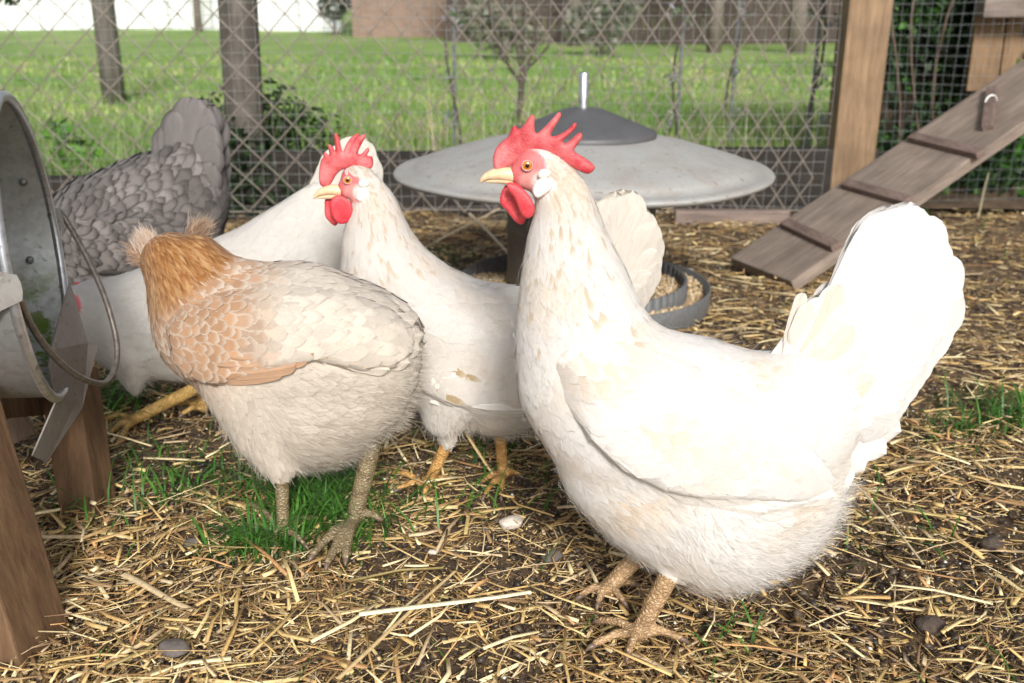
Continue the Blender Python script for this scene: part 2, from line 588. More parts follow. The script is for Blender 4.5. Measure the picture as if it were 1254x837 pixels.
# ---------------- grass blades
M_GRASS = mat_col('grass_blade', .45, (200, 200, 40), .25, .25)
def blades(name, x, y, z, L, W, pal, lean=.6, dirs=None, tint=None):
    n = len(x)
    az = RNG.random(n) * 6.283 if dirs is None else dirs
    ln = np.abs(RNG.normal(lean, .25, n))
    ca, sa = np.cos(az), np.sin(az)
    S = np.stack([-sa, ca, np.zeros(n)], 1)
    V = np.zeros((n, 7, 3))
    C0 = np.stack([x, y, z], 1)
    for i, t in enumerate((0, .38, .72, 1.0)):
        bend = ln * (t ** 1.6)
        hor = L * bend * .9
        ver = L * t * np.sqrt(np.clip(1 - (bend * .75) ** 2, .06, 1))
        q = C0 + np.stack([ca * hor, sa * hor, ver], 1)
        ww = W * (1, .85, .55, 0)[i] / 2
        if i < 3:
            V[:, 2 * i] = q - S * ww[:, None]; V[:, 2 * i + 1] = q + S * ww[:, None]
        else:
            V[:, 6] = q
    b = (np.arange(n) * 7)[:, None, None]
    F = (b + np.array([(0, 1, 3), (0, 3, 2), (2, 3, 5), (2, 5, 4), (4, 5, 6)])[None]).reshape(-1, 3)
    me = fastmesh(name, V.reshape(-1, 3), F, smooth=True)
    C = pal[RNG.integers(0, len(pal), n)] * (.7 + .6 * RNG.random(n))[:, None]
    if tint is not None: C = C * tint
    attr_col(me, 'Col', np.repeat(C, 7, axis=0))
    return link(name, me, M_GRASS)
GP = np.array([(.05, .17, .02), (.08, .23, .03), (.11, .28, .04), (.06, .13, .03)])
def tuft(spots, label, name='grass_tuft'):
    xs, ys, Ls = [], [], []
    for (px, py, rx, ry, n, L) in spots:
        g = G(px, py)
        xs.append(RNG.normal(g.x, rx, n)); ys.append(RNG.normal(g.y, ry, n)); Ls.append(L * (.5 + RNG.random(n)))
    x = np.concatenate(xs); y = np.concatenate(ys); L = np.concatenate(Ls)
    o = blades(name, x, y, gz(x, y), L, .0016 + .0022 * RNG.random(len(x)), GP, 1.0)
    tag(o, label, 'grass', kind='stuff')
tuft([(385, 630, .022, .024, 460, .045), (322, 672, .028, .010, 220, .045), (392, 600, .028, .024, 300, .045), (450, 650, .03, .02, 60, .05)], 'bright green grass growing under the buff hen beside its legs')
tuft([(1180, 520, .03, .02, 40, .035), (1120, 660, .05, .03, 14, .04), (150, 630, .05, .03, 30, .04), (900, 800, .03, .02, 8, .04), (1235, 510, .035, .035, 130, .05), (1160, 540, .04, .03, 40, .04)], 'small green grass clump in the straw at the right edge')
tuft([(130, 500, .03, .04, 130, .05), (200, 580, .06, .05, 60, .04), (280, 575, .04, .05, 50, .04), (550, 320, .12, .06, 60, .04), (620, 560, .08, .06, 60, .04), (500, 620, .08, .03, 70, .05), (260, 600, .06, .03, 60, .04)], 'thin green grass blades poking through straw around the left hens')
x, y = inview(260); o = blades('grass_blades', x, y, gz(x, y) + .006, .02 + .04 * RNG.random(len(x)), .0014 + .0014 * RNG.random(len(x)), GP, 1.15)
tag(o, 'odd green grass blades lying loose among the straw', 'grass', kind='stuff')
# lawn blades beyond the fence
n = 60000
Y = 2.85 + (11 - 2.85) * RNG.random(n) ** 2.0
X = (RNG.random(n) * 2 - 1) * (.62 * Y + .3)
LP = np.array([(.19, .33, .07), (.25, .41, .09), (.13, .25, .04), (.34, .42, .15), (.38, .37, .2)])
X, Y = X[~((X > .95) & (Y < 3.7))], Y[~((X > .95) & (Y < 3.7))]; n = len(X)
wav = (np.sin(X * 3.1 + 1) * np.sin(Y * 2.3) + np.sin(X * 1.1 - Y * 1.7)) * .25 + .6
pt = np.clip(np.sin(X * 2.3 + 1.5 * np.sin(Y * 1.7)) * np.sin(Y * 1.9 + 2 * np.sin(X * .9)) + .5 * np.sin(X * 6 + Y * 5), -.6, 1)
L = (.02 + .05 * RNG.random(n) + .10 * (RNG.random(n) < .05)) * (.5 + wav) * np.interp(Y, [3, 3.6, 5], [1.8, .9, .5])
o = blades('lawn_grass', X, Y, zlawn(X, Y), L, .0035 * (1 + .35 * (Y - 2.85)) * (.7 + .6 * RNG.random(n)), LP, .55, tint=1 + np.stack([.55 * pt, .28 * pt, .5 * pt], 1) * .9)
tag(o, 'long bright green grass of the lawn beyond the wire fence', 'grass', kind='stuff')
# ================================================================== THE HENS
M_STRAND = M_FEATHER
def evaluated(me, mods):
    ob = bpy.data.objects.new('tmp', me)
    COL.objects.link(ob)
    for typ, kw in mods:
        md = ob.modifiers.new('m', typ)
        for k, v in kw.items(): setattr(md, k, v)
    dg = bpy.context.evaluated_depsgraph_get()
    dg.update()
    r = bpy.data.meshes.new_from_object(ob.evaluated_get(dg))
    bpy.data.objects.remove(ob)
    return r
ICO = None
def ico():
    global ICO
    if ICO is None:
        bm = bmesh.new()
        bmesh.ops.create_icosphere(bm, subdivisions=3, radius=1)
        ICO = (np.array([v.co[:] for v in bm.verts]), np.array([[v.index for v in f.verts] for f in bm.faces]))
        bm.free()
    return ICO
def union_mesh(ells, voxel, smooth_w, iters):
    """ells: list of (centre, (ax, ay, az) semi-axes vectors as 3x3); returns V, F(quads) of the remeshed union"""
    iv, fi = ico()
    Vs, Fs = [], []
    for i, (c, A) in enumerate(ells):
        Vs.append(iv @ A + c)
        Fs.append(fi + i * len(iv))
    me = fastmesh('u', np.concatenate(Vs), np.concatenate(Fs))
    r = evaluated(me, [('REMESH', dict(mode='VOXEL', voxel_size=voxel, adaptivity=0.0))])
    bpy.data.meshes.remove(me)
    n = len(r.vertices)
    V = np.zeros(n * 3, np.float32); r.vertices.foreach_get('co', V); V = V.reshape(-1, 3).astype(float)
    e = np.zeros(len(r.edges) * 2, np.int32); r.edges.foreach_get('vertices', e); e = e.reshape(-1, 2)
    F = [tuple(p.vertices) for p in r.polygons]
    F = np.array([f if len(f) == 4 else (f + (f[-1],))[:4] for f in F], dtype=np.int32)
    bpy.data.meshes.remove(r)
    deg = np.bincount(e.ravel(), minlength=n).astype(float)[:, None]
    wgt = smooth_w(V)[:, None]
    for it in range(iters):
        S = np.zeros_like(V)
        for d in range(3):
            S[:, d] = np.bincount(e[:, 0], V[e[:, 1], d], n) + np.bincount(e[:, 1], V[e[:, 0], d], n)
        V = V + (S / deg - V) * wgt * .6
    return V, F
def vnormals(V, F):
    a = V[F[:, 2]] - V[F[:, 0]]; b = V[F[:, 3]] - V[F[:, 1]]
    fn = np.cross(a, b)
    N = np.zeros_like(V)
    for d in range(3):
        for k in range(4):
            N[:, d] += np.bincount(F[:, k], fn[:, d], len(V))
    return N / (np.linalg.norm(N, axis=1, keepdims=True) + 1e-12), np.linalg.norm(fn, axis=1) * .5
def thin_pts(Pn, rad):
    """poisson thinning: keep points at least rad[i] apart (greedy)"""
    cell = float(max(rad.max(), 1e-4))
    grid = {}
    keep = []
    for i in range(len(Pn)):
        p = Pn[i]; k = (int(p[0] // cell), int(p[1] // cell), int(p[2] // cell)); r2 = rad[i] ** 2
        ok = True
        for a in (-1, 0, 1):
            for b in (-1, 0, 1):
                for c in (-1, 0, 1):
                    for q in grid.get((k[0] + a, k[1] + b, k[2] + c), ()):
                        dd = (p[0] - q[0]) ** 2 + (p[1] - q[1]) ** 2 + (p[2] - q[2]) ** 2
                        if dd < r2: ok = False; break
                    if not ok: break
                if not ok: break
            if not ok: break
        if ok:
            grid.setdefault(k, []).append(tuple(p)); keep.append(i)
    return np.array(keep, dtype=int)
NV, NU = 6, 3
def feather_batch(bvh, Pn, D, N, L, W, lift, col, edge, jitter=.08, conform=.92):
    """scale-like body feathers lying along D, hugging the surface of bvh"""
    n = len(Pn)
    D = D + RNG.normal(0, jitter, D.shape)
    D -= N * (D * N).sum(1, keepdims=True)
    D /= np.linalg.norm(D, axis=1, keepdims=True) + 1e-9
    S = np.cross(N, D)
    tv = np.array([0, .25, .5, .75, .92, 1.0])
    wp = np.array([.35, .85, 1.0, .9, .55, .12])
    cv = np.array([0, .02, .05, .10, .16, .2])
    V = np.zeros((n, NV, NU, 3)); H = np.zeros((n, NV, NU))
    rl = RNG.random(n)
    for i in range(NV):
        for j, u in enumerate((-1, 0, 1)):
            wj = wp[i] * (1 + .15 * RNG.normal(0, 1, n) * (i >= 3))
            V[:, i, j] = Pn + D * (L * (tv[i] - .15 - (.05 * abs(u) if i > 2 else 0)))[:, None] + S * (u * W * .5 * wj)[:, None]
            H[:, i, j] = lift * (.12 + .9 * tv[i] ** 1.2 * (.6 + .8 * rl)) - .25 * lift * abs(u) * (tv[i] > .3)
    flat = V.reshape(-1, 3); hh = H.reshape(-1)
    out = np.empty_like(flat)
    nn = np.repeat(N, NV * NU, axis=0)
    fn_ = bvh.find_nearest
    for i in range(len(flat)):
        loc, nor, _, _ = fn_(flat[i], .08)
        if loc is None:
            out[i] = flat[i] + nn[i] * hh[i]
        else:
            q = (loc[0] + nor[0] * hh[i], loc[1] + nor[1] * hh[i], loc[2] + nor[2] * hh[i])
            out[i, 0] = flat[i, 0] * (1 - conform) + q[0] * conform
            out[i, 1] = flat[i, 1] * (1 - conform) + q[1] * conform
            out[i, 2] = flat[i, 2] * (1 - conform) + q[2] * conform
    fs = []
    for i in range(NV - 1):
        for j in range(NU - 1):
            a = i * NU + j
            fs.append((a, a + 1, a + NU + 1, a + NU))
    F = ((np.arange(n) * NV * NU)[:, None, None] + np.array(fs)[None]).reshape(-1, 4)
    uv = np.zeros((n, NV, NU, 3))
    uv[..., 0] = np.array([-1, 0, 1])[None, None]; uv[..., 1] = tv[None, :, None]; uv[..., 2] = RNG.random(n)[:, None, None]
    C = np.repeat(col, NV * NU, axis=0); E = np.repeat(edge, NV * NU, axis=0)
    return out, F, uv.reshape(-1, 3), C, E
def strand_batch(Pn, D, N, L, W, out_amt, col):
    n = len(Pn)
    D = D + RNG.normal(0, .22, D.shape)
    D /= np.linalg.norm(D, axis=1, keepdims=True) + 1e-9
    S = np.cross(N, D) + RNG.normal(0, .3, D.shape)
    S /= np.linalg.norm(S, axis=1, keepdims=True) + 1e-9
    V = np.zeros((n, 3, 2, 3))
    for i, t in enumerate((0, .55, 1.0)):
        q = Pn + D * (L * t)[:, None] + N * (out_amt * L * (t - .35 * t * t))[:, None]
        ww = W * (1, .7, .12)[i]
        V[:, i, 0] = q - S * ww[:, None]; V[:, i, 1] = q + S * ww[:, None]
    F = ((np.arange(n) * 6)[:, None, None] + np.array([(0, 1, 3, 2), (2, 3, 5, 4)])[None]).reshape(-1, 4)
    uv = np.zeros((n, 3, 2, 3)); uv[..., 1] = np.array([.2, .5, .6])[None, :, None]; uv[..., 2] = RNG.random(n)[:, None, None]
    C = np.repeat(col, 6, axis=0)
    return V.reshape(-1, 3), F, uv.reshape(-1, 3), C, C
def join_batches(bs):
    off = 0; Vs, Fs, U, C, E = [], [], [], [], []
    for (v, f, u, c, e) in bs:
        Vs.append(v); Fs.append(f + off); off += len(v); U.append(u); C.append(c); E.append(e)
    return np.concatenate(Vs), np.concatenate(Fs), np.concatenate(U), np.concatenate(C), np.concatenate(E)
def feather_mesh(name, b, parent):
    V, F, U, C, E = b
    me = fastmesh(name, V, F)
    attr_vec(me, 'fuv', U); attr_col(me, 'Col', C); attr_col(me, 'Edge', E)
    return link(name, me, M_FEATHER, parent)
def blade_feather(name, parent, base, tip, width, nrm, bow=0.0, twist=0.0, col=(.85, .83, .8), edge=None, cup=.12, loose=.3, splay=0.0):
    """one big flight or tail feather with a shaft; nrm: which way its face looks"""
    base, tip = Vector(base), Vector(tip)
    ax = tip - base; L = ax.length; ax.normalize()
    nrm = (Vector(nrm) - ax * Vector(nrm).dot(ax)).normalized()
    sd_ = ax.cross(nrm).normalized()
    NVb, us = 20, (-1, -.6, -.2, -.03, .03, .2, .6, 1)
    V, U = [], []
    seedr = random.random()
    ph = random.random() * 6
    nt1 = random.uniform(.55, .95)
    for i in range(NVb):
        t = 1 - (1 - i / (NVb - 1)) ** 1.35
        wv = width * .5 * (min(1, .25 + 2.2 * t) if t < .4 else 1.0)
        tr0 = 1 - min(.45, .62 * width / L)
        if t > tr0: wv *= max(0.0, 1 - ((t - tr0) / (1.004 - tr0)) ** 2) ** .62
        for u in us:
            a = u * wv * (1 + .03 * math.sin(9 * t + ph))
            back = 0
            jag = (random.uniform(-1, .4) * .012 * width) if abs(u) == 1 and t > .3 else 0
            p = base + ax * (L * t + back) + sd_ * (a + (jag if u > 0 else -jag) + bow * L * (4 * t * (1 - t)) * .25) + nrm * (cup * width * (-(u * u)) * .5 + (.0006 if abs(u) < .1 else 0) + splay * t * t * L)
            p += nrm * math.sin(t * 3 + ph) * .0008 + nrm * twist * u * t * width * .3
            V.append(p[:]); U.append((u, t * .6 if abs(u) < .9 else .62, seedr))
    m = len(us)
    F = [(i * m + j, i * m + j + 1, (i + 1) * m + j + 1, (i + 1) * m + j) for i in range(NVb - 1) for j in range(m - 1)]
    me = fastmesh(name, np.array(V), np.array(F))
    k = len(V)
    attr_vec(me, 'fuv', np.array(U))
    c = np.array(col)
    Cc = np.tile(c, (k, 1))
    sh = np.abs(np.array(U)[:, 0]) < .1
    Cc[sh] = np.minimum(1, Cc[sh] * 1.04)
    attr_col(me, 'Col', Cc)
    attr_col(me, 'Edge', np.tile(np.array(edge if edge is not None else col), (k, 1)))
    return link(name, me, M_FEATHER, parent, loc=base)

def lobe(name, parent, W, pts, mat, thick, lat, dome=0.0, bend=0.0, voxel=.0009, sub=2):
    """fleshy flat lobe traced in the hen's own plane; W maps (px,py,lat) to the world"""
    sm = catmull([(a, b, 0) for a, b in pts], sub, True)
    org = W(sm[0].x, sm[0].y, lat)
    wp = [W(p.x, p.y, lat) - org for p in sm]
    ex = (W(100, 0, 0) - W(0, 0, 0)); ex.z = 0; ex.normalize()
    cu = bpy.data.curves.new('c', 'CURVE'); cu.dimensions = '2D'; cu.fill_mode = 'BOTH'
    s = cu.splines.new('POLY'); s.points.add(len(wp) - 1); s.use_cyclic_u = True
    P2 = [(p.dot(ex), p.z) for p in wp]
    for i, (a, b) in enumerate(P2): s.points[i].co = (a, b, 0, 1)
    bev = thick * .48
    cu.extrude = max(thick * .5 - bev, 1e-5); cu.bevel_depth = bev; cu.bevel_resolution = 3; cu.offset = -bev * .8
    ob = bpy.data.objects.new('tmp', cu); COL.objects.link(ob)
    dg = bpy.context.evaluated_depsgraph_get(); dg.update()
    me0 = bpy.data.meshes.new_from_object(ob.evaluated_get(dg))
    bpy.data.objects.remove(ob); bpy.data.curves.remove(cu)
    me = evaluated(me0, [('REMESH', dict(mode='VOXEL', voxel_size=voxel)), ('SMOOTH', dict(factor=.5, iterations=4))])
    n = len(me.vertices)
    V = np.zeros(n * 3, np.float32); me.vertices.foreach_get('co', V); V = V.reshape(-1, 3).astype(float)
    A = np.array(P2); B = np.roll(A, -1, 0)
    d = np.full(n, 1e9)
    for a, b in zip(A, B):
        ab = b - a; L2 = (ab ** 2).sum() + 1e-12
        t = np.clip(((V[:, :2] - a) @ ab) / L2, 0, 1)
        d = np.minimum(d, np.linalg.norm(V[:, :2] - (a + t[:, None] * ab), axis=1))
    Rm = d.max()
    z = V[:, 2] * (1 + dome * np.sqrt(np.clip(d / Rm, 0, 1)))
    z = z + bend * np.sin((V[:, 0] - V[:, 0].min()) / (np.ptp(V[:, 0]) + 1e-9) * 5.0 + V[:, 1] * 60) * .5
    latv = Vector((-ex.y, ex.x, 0))
    out = np.outer(V[:, 0], np.array(ex)) + np.outer(V[:, 1], (0, 0, 1)) + np.outer(z, np.array(latv)) + np.array(org)
    me.vertices.foreach_set('co', out.astype(np.float32).ravel())
    me.update()
    for p in me.polygons: p.use_smooth = True
    return link(name, me, mat, parent)

def mat_eye():
    m = NT('hen_eye')
    vec = m.coord('Object')
    sep = m.n('ShaderNodeSeparateXYZ'); m.l(vec, sep.inputs[0])
    rr = m.math('SQRT', m.math('ADD', m.math('POWER', sep.outputs[0], 2.0), m.math('POWER', sep.outputs[2], 2.0)))
    c = m.ramp(m.math('MULTIPLY', rr, 100.0), [(.0, (.006, .004, .004)), (.19, (.008, .004, .003)), (.23, (.38, .11, .01)), (.40, (.62, .24, .03)), (.47, (.30, .13, .06)), (.52, (.6, .5, .42))])
    m.base(c)
    m.set(Roughness=.08)
    m.b.inputs['Coat Weight'].default_value = .6
    return m.m
M_EYE = mat_eye()
M_LID = mat_flesh('eyelid_skin', (.60, .30, .26), (.68, .40, .35), scale=600)

class Hen:
    def __init__(s, Y0, px0, yaw, label, foot_px, group):
        s.a = R(yaw)
        s.e = Vector((math.cos(s.a), math.sin(s.a), 0))
        s.l = Vector((-math.sin(s.a), math.cos(s.a), 0))      # away from the camera
        s.c0 = P(px0, 400, Y0)
        base = G(*foot_px)
        s.root = empty('hen', (base.x, base.y, 0), label, 'hen', group)
        s.ells = []; s.guides = []; s.legpts = []
    def W(s, px, py, lat=0.0):
        d = ray(px, py)
        t = ((s.c0 + s.l * lat - CAMP).dot(s.l)) / d.dot(s.l)
        return CAMP + d * t
    def WM(s, px, py, lat):
        """near side read off the photograph, far side its mirror image"""
        if lat <= 0: return s.W(px, py, lat)
        return s.W(px, py, -lat) + s.l * 2 * lat
    def PX(s, p):       # metres per photo pixel at p
        return depth(p) / FPX
    def ell(s, c, rx, rl, rz=None, ax=None, kind='body'):
        """ellipsoid: rx in the hen's plane, rl across it"""
        A = np.array([np.array(s.e) * rx, np.array(s.l) * rl, (0, 0, rx if rz is None else rz)])
        s.ells.append((np.array(c), A))
    def chain(s, sts, lat=0.0, t0=0.0, t1=1.0, guide=True, fluff=0.0, mirror=False):
        """stations (px, py, r_px, lateral ratio[, lat])"""
        full = []
        for st in sts:
            px, py, r, q = st[:4]
            la = st[4] if len(st) > 4 else lat
            p = (s.WM if mirror else s.W)(px, py, la)
            full.append((p, r * s.PX(p), q))
        tot = sum((b[0] - a[0]).length for a, b in zip(full, full[1:])) or 1
        acc = 0
        for (p, r, q), (p2, r2, q2) in zip(full, full[1:]):
            L = (p2 - p).length
            n = max(2, int(L / (min(r, r2) * .28)) + 1)
            for i in range(n + 1):
                f = i / n
                c = p.lerp(p2, f); rr = r + (r2 - r) * f; qq = q + (q2 - q) * f
                s.ell(c, rr, rr * qq)
                if guide: s.guides.append((np.array(c), np.array((p2 - p).normalized()), t0 + (t1 - t0) * (acc + L * f) / tot, rr, fluff))
            acc += L
    def limb(s, pts, r0, r1=None):
        """world points; round tapering limb"""
        pts = [Vector(p) for p in pts]
        n = len(pts)
        if r1 is None: r1 = r0
        for i in range(n - 1):
            a, b = pts[i], pts[i + 1]
            ra = r0 + (r1 - r0) * i / (n - 1); rb = r0 + (r1 - r0) * (i + 1) / (n - 1)
            m = max(2, int((b - a).length / (min(ra, rb) * .5)) + 1)
            for j in range(m + 1):
                c = a.lerp(b, j / m); r = ra + (rb - ra) * j / m
                s.ells.append((np.array(c), np.eye(3) * r))
                s.legpts.append(np.array(c))
    def foot(s, hock, ankle, toes, r_sh, r_toe, leg_thick=1.0):
        """hock and ankle are world points; toes: list of tips (world)"""
        hock, ankle = Vector(hock), Vector(ankle)
        s.limb([hock, hock.lerp(ankle, .5), ankle], r_sh * 1.1, r_sh * .95)
        for tp in toes:
            tp = Vector(tp)
            mid = ankle.lerp(tp, .5) + Vector((0, 0, .004))
            tp = tp + Vector((0, 0, .006)); mid = mid + Vector((0, 0, .005))
            a2 = Vector((ankle.x, ankle.y, r_toe + .006))
            s.limb([ankle, a2.lerp(mid, .25), mid, tp + Vector((0, 0, .001))], r_toe * 1.15, r_toe * .72)
            d = (tp - mid).normalized(); d.z = min(d.z, -.15)
            bm = tube([tp - d * .003, tp + d * .005, tp + d * .010 + Vector((0, 0, -.002))], [r_toe * .62, r_toe * .45, .0004], 7)
            bm_obj('claw', bm, M_CLAW, s.root, smooth=True)
    def build(s, skin, leg_col, feath, voxel=.0026, density=1.0, seed_face=None, head_pts=None):
        """skin: base colour under feathers; feath(t, p, n, fluff) -> dict arrays L W lift col edge spacing"""
        G_c = np.array([g[0] for g in s.guides]); G_d = np.array([g[1] for g in s.guides]); G_t = np.array([g[2] for g in s.guides]); G_r = np.array([g[3] for g in s.guides]); G_f = np.array([g[4] for g in s.guides])
        LP_ = np.array(s.legpts) if s.legpts else np.zeros((1, 3)) + 99
        def legdist(V):
            return np.sqrt(((V[:, None, :] - LP_[None, ::2]) ** 2).sum(2)).min(1)
        def sw(V):
            d = legdist(V)
            return np.clip((d - .012) / .02, .12, 1)
        V, F = union_mesh(s.ells, voxel, sw, 14)
        N, fa = vnormals(V, F)
        n = len(V)
        col = np.tile(np.array(skin), (n, 1))
        # face patch
        face = np.zeros(n)
        if seed_face:
            for (px, py, r, c) in seed_face:
                q = np.array(s.W(px, py, 0)); rr = r * s.PX(Vector(q))
                ex, ez = np.array(s.e), np.array((0, 0, 1.))
                dv = V - q
                dd = np.sqrt((dv @ ex) ** 2 + (dv @ ez) ** 2) / rr
                mk_ = np.clip((1.12 - dd) / .25, 0, 1)
                col = col * (1 - mk_[:, None]) + np.array(c) * mk_[:, None]
                face = np.maximum(face, mk_)
        dl = legdist(V)
        # legs: everything near the limb skeleton and not near the torso guides
        gd = np.full(n, 9.)
        for i in range(0, len(G_c), 1):
            gd = np.minimum(gd, np.linalg.norm(V - G_c[i], axis=1) / G_r[i])
        leg = (dl < .0155) & (gd > .99)
        col[leg] = leg_col
        me = fastmesh('body', V, F)
        attr_col(me, 'Col', col)
        mats = [M_BODY, M_SCALE]
        fl = leg[F].sum(1) >= 3
        o = link('body', me, mats, s.root)
        me.polygons.foreach_set('material_index', fl.astype(np.int32))
        s.body = o
        # ---- plumage
        bvh = BVHTree.FromPolygons([tuple(v) for v in V], [tuple(f) for f in F.tolist()])
        ctr = V[F].mean(1); fn = N[F].mean(1); fn /= np.linalg.norm(fn, axis=1, keepdims=True) + 1e-9
        ok = (~fl) & (face[F].mean(1) < .25) & (ctr[:, 2] > .02) & ((legdist(ctr) > .017) | (ctr[:, 2] > .125))
        cand = np.repeat(np.arange(len(F))[ok], 2)
        RNG.shuffle(cand)
        Pn = ctr[cand] + RNG.normal(0, voxel * .3, (len(cand), 3)); Nn = fn[cand]
        d2 = ((Pn[:, None, :] - G_c[None]) ** 2).sum(2) / (G_r[None] ** 2)
        wgt = 1.0 / (d2 + .02) ** 3
        wgt /= wgt.sum(1, keepdims=True)
        D = wgt @ G_d; T = wgt @ G_t; FL = wgt @ G_f
        r = feath(T, Pn, Nn, FL)
        rs = np.clip((wgt @ G_r) / .042, .42, 1.0)
        rs = np.where(T > .3, rs, 1.0)
        r['L'] = r['L'] * rs; r['W'] = r['W'] * rs
        kp = thin_pts(Pn, r['sp'] / density)
        sel = lambda a: a[kp]
        b1 = feather_batch(bvh, Pn[kp], D[kp], Nn[kp], r['L'][kp], r['W'][kp], r['lift'][kp], r['col'][kp], r['edge'][kp])
        bs = [b1]
        # downy strands
        ns = int(r.get('strands', 3000) * 2.2)
        if ns:
            idx = RNG.choice(len(Pn), min(ns * 3, len(Pn)), replace=False)
            pr = RNG.random(len(idx)) < np.clip(r['fz'][idx], 0, 1)
            idx = idx[pr]
            h = RNG.uniform(.0, .004, len(idx))
            b2 = strand_batch(Pn[idx] + Nn[idx] * h[:, None], D[idx], Nn[idx], (.006 + .009 * RNG.random(len(idx))) * rs[idx], np.full(len(idx), .00016), .42, r['edge'][idx] * RNG.uniform(.85, 1.05, (len(idx), 1)))
            bs.append(b2)
        s.bvh = bvh
        o = feather_mesh('plumage', join_batches(bs), s.root)
        o['kind'] = 'stuff'
        s.plum = o
    def hit(s, px, py, off=0.0):
        """the point of the body's skin seen at a photo pixel, lifted by off"""
        d = ray(px, py).normalized()
        loc, nor, _, _ = s.bvh.ray_cast(CAMP, d)
        if loc is None:
            p = s.W(px, py, -.02); loc, nor, _, _ = s.bvh.find_nearest(p)
        return loc + nor * off, nor
    def mirror(s, p):
        return p - s.l * 2 * (p - s.c0).dot(s.l)
    def wing(s, outline, flow, feath, flights, T=.011, step=3.0, fcol=(.84, .82, .78), fedge=None, under=(.6, .5, .4)):
        """folded wing lying on the flank: a raised sheet with soft upper and crisp lower edges, coverts and flight feathers, built on both sides"""
        O = np.array([q[:2] for q in outline], float); Ws = np.array([q[2] for q in outline], float)
        O2 = np.roll(O, -1, 0)
        x0, y0 = O.min(0); x1, y1 = O.max(0)
        xs_ = np.arange(x0, x1 + step, step); ys_ = np.arange(y0, y1 + step, step)
        X, Y = np.meshgrid(xs_, ys_); Q = np.stack([X.ravel(), Y.ravel()], 1)
        inside = np.zeros(len(Q), bool); hgt = np.full(len(Q), T)
        for a, b, w_ in zip(O, O2, Ws):
            c = (a[1] > Q[:, 1]) != (b[1] > Q[:, 1])
            xi = (b[0] - a[0]) * (Q[:, 1] - a[1]) / (b[1] - a[1] + 1e-9) + a[0]
            inside ^= c & (Q[:, 0] < xi)
            ab = b - a; t = np.clip(((Q - a) @ ab) / (ab @ ab), 0, 1)
            d = np.linalg.norm(Q - (a + t[:, None] * ab), axis=1)
            u = np.clip(d / w_, 0, 1)
            hgt = np.minimum(hgt, T * np.sin(u * math.pi / 2))
        idx = -np.ones(len(Q), int); V = []; QQ = []
        for k in np.nonzero(inside)[0]:
            p, nrm = s.hit(Q[k, 0], Q[k, 1], hgt[k] - .0005)
            idx[k] = len(V); V.append(p[:]); QQ.append(Q[k])
        nx = len(xs_); F = []
        for r_ in range(len(ys_) - 1):
            for c_ in range(nx - 1):
                f = [idx[r_ * nx + c_], idx[r_ * nx + c_ + 1], idx[(r_ + 1) * nx + c_ + 1], idx[(r_ + 1) * nx + c_]]
                if min(f) >= 0: F.append(f[::-1])
        V = np.array(V); F = np.array(F); QQ = np.array(QQ)
        N, _ = vnormals(V, F)
        if (N @ np.array(s.l)).mean() > 0: N = -N
        bvh = BVHTree.FromPolygons([tuple(v) for v in V], [tuple(f) for f in F.tolist()])
        # flow along the wing
        fl = catmull([(a, b, 0) for a, b in flow], 6); fp = np.array([q[:2] for q in fl])
        pw = [s.hit(a, b)[0] for a, b in fp]
        dirs = np.array([(pw[min(k + 1, len(pw) - 1)] - pw[max(k - 1, 0)]).normalized()[:] for k in range(len(pw))])
        cand = RNG.permutation(len(V))
        dd = np.linalg.norm(QQ[:, None] - fp[None], axis=2); k = dd.argmin(1)
        T_ = k / (len(fp) - 1); D = dirs[k]
        Pn = V[cand]; Nn = N[cand]
        Pn = Pn + RNG.normal(0, .0012, Pn.shape)
        r = feath(T_[cand], Pn, Nn, Pn[:, 0] * 0)
        kp = thin_pts(Pn, r['sp'])
        vv, ff, uu, cc, ee = feather_batch(bvh, Pn[kp], D[cand][kp], Nn[kp], r['L'][kp], r['W'][kp], r['lift'][kp], r['col'][kp], r['edge'][kp], jitter=.07)
        L_ = np.array(s.l); c0 = np.array(s.c0)
        mir = lambda A: A - 2 * ((A - c0) @ L_)[:, None] * L_[None]
        for side in (-1, 1):
            Vs = V if side < 0 else mir(V)
            me = fastmesh('wing', Vs, F if side < 0 else F[:, ::-1])
            attr_col(me, 'Col', np.tile(np.array(under), (len(V), 1)))
            wg = link('wing', me, M_BODY, s.root)
            o = feather_mesh('wing_covert', (vv if side < 0 else mir(vv), ff, uu, cc, ee), wg); o['kind'] = 'stuff'
            for (bx, by, tx, ty, wpx, off, col) in flights:
                b_, nb = s.hit(bx, by, off); t_, n2 = s.hit(tx, ty, off * .9)
                nn = (nb + n2).normalized()
                if side > 0: b_, t_ = s.mirror(b_), s.mirror(t_); nn = nn - s.l * 2 * nn.dot(s.l)
                c_ = np.array(col if col is not None else fcol) * random.uniform(.95, 1.03)
                blade_feather('flight_feather', wg, b_, t_, wpx * s.PX(b_), nn, bow=.16 * (-side), col=tuple(np.minimum(c_, .9)), edge=fedge if col is None else tuple(np.minimum(c_ * 1.12, .9)), cup=.3)
    def tail(s, base, tips, wpx, spread, col, edge=None, far=True, bow=0.0, name='tail_feather', splay=0.0, fill=True):
        """base: (px0,py0,px1,py1) line of feather roots; tips: list of (px,py)"""
        dense = []
        for q0, q1 in zip(tips, tips[1:]):
            w0 = q0[2] if len(q0) > 2 else wpx; w1 = q1[2] if len(q1) > 2 else wpx
            dense.append((q0[0], q0[1], w0)); dense.append(((q0[0] + q1[0]) / 2, (q0[1] + q1[1]) / 2, (w0 + w1) / 2))
        dense.append((*tips[-1][:2], tips[-1][2] if len(tips[-1]) > 2 else wpx))
        if name == 'tail_feather' and fill: tips = dense
        cb = ((base[0] + base[2]) / 2, (base[1] + base[3]) / 2)
        n = len(tips)
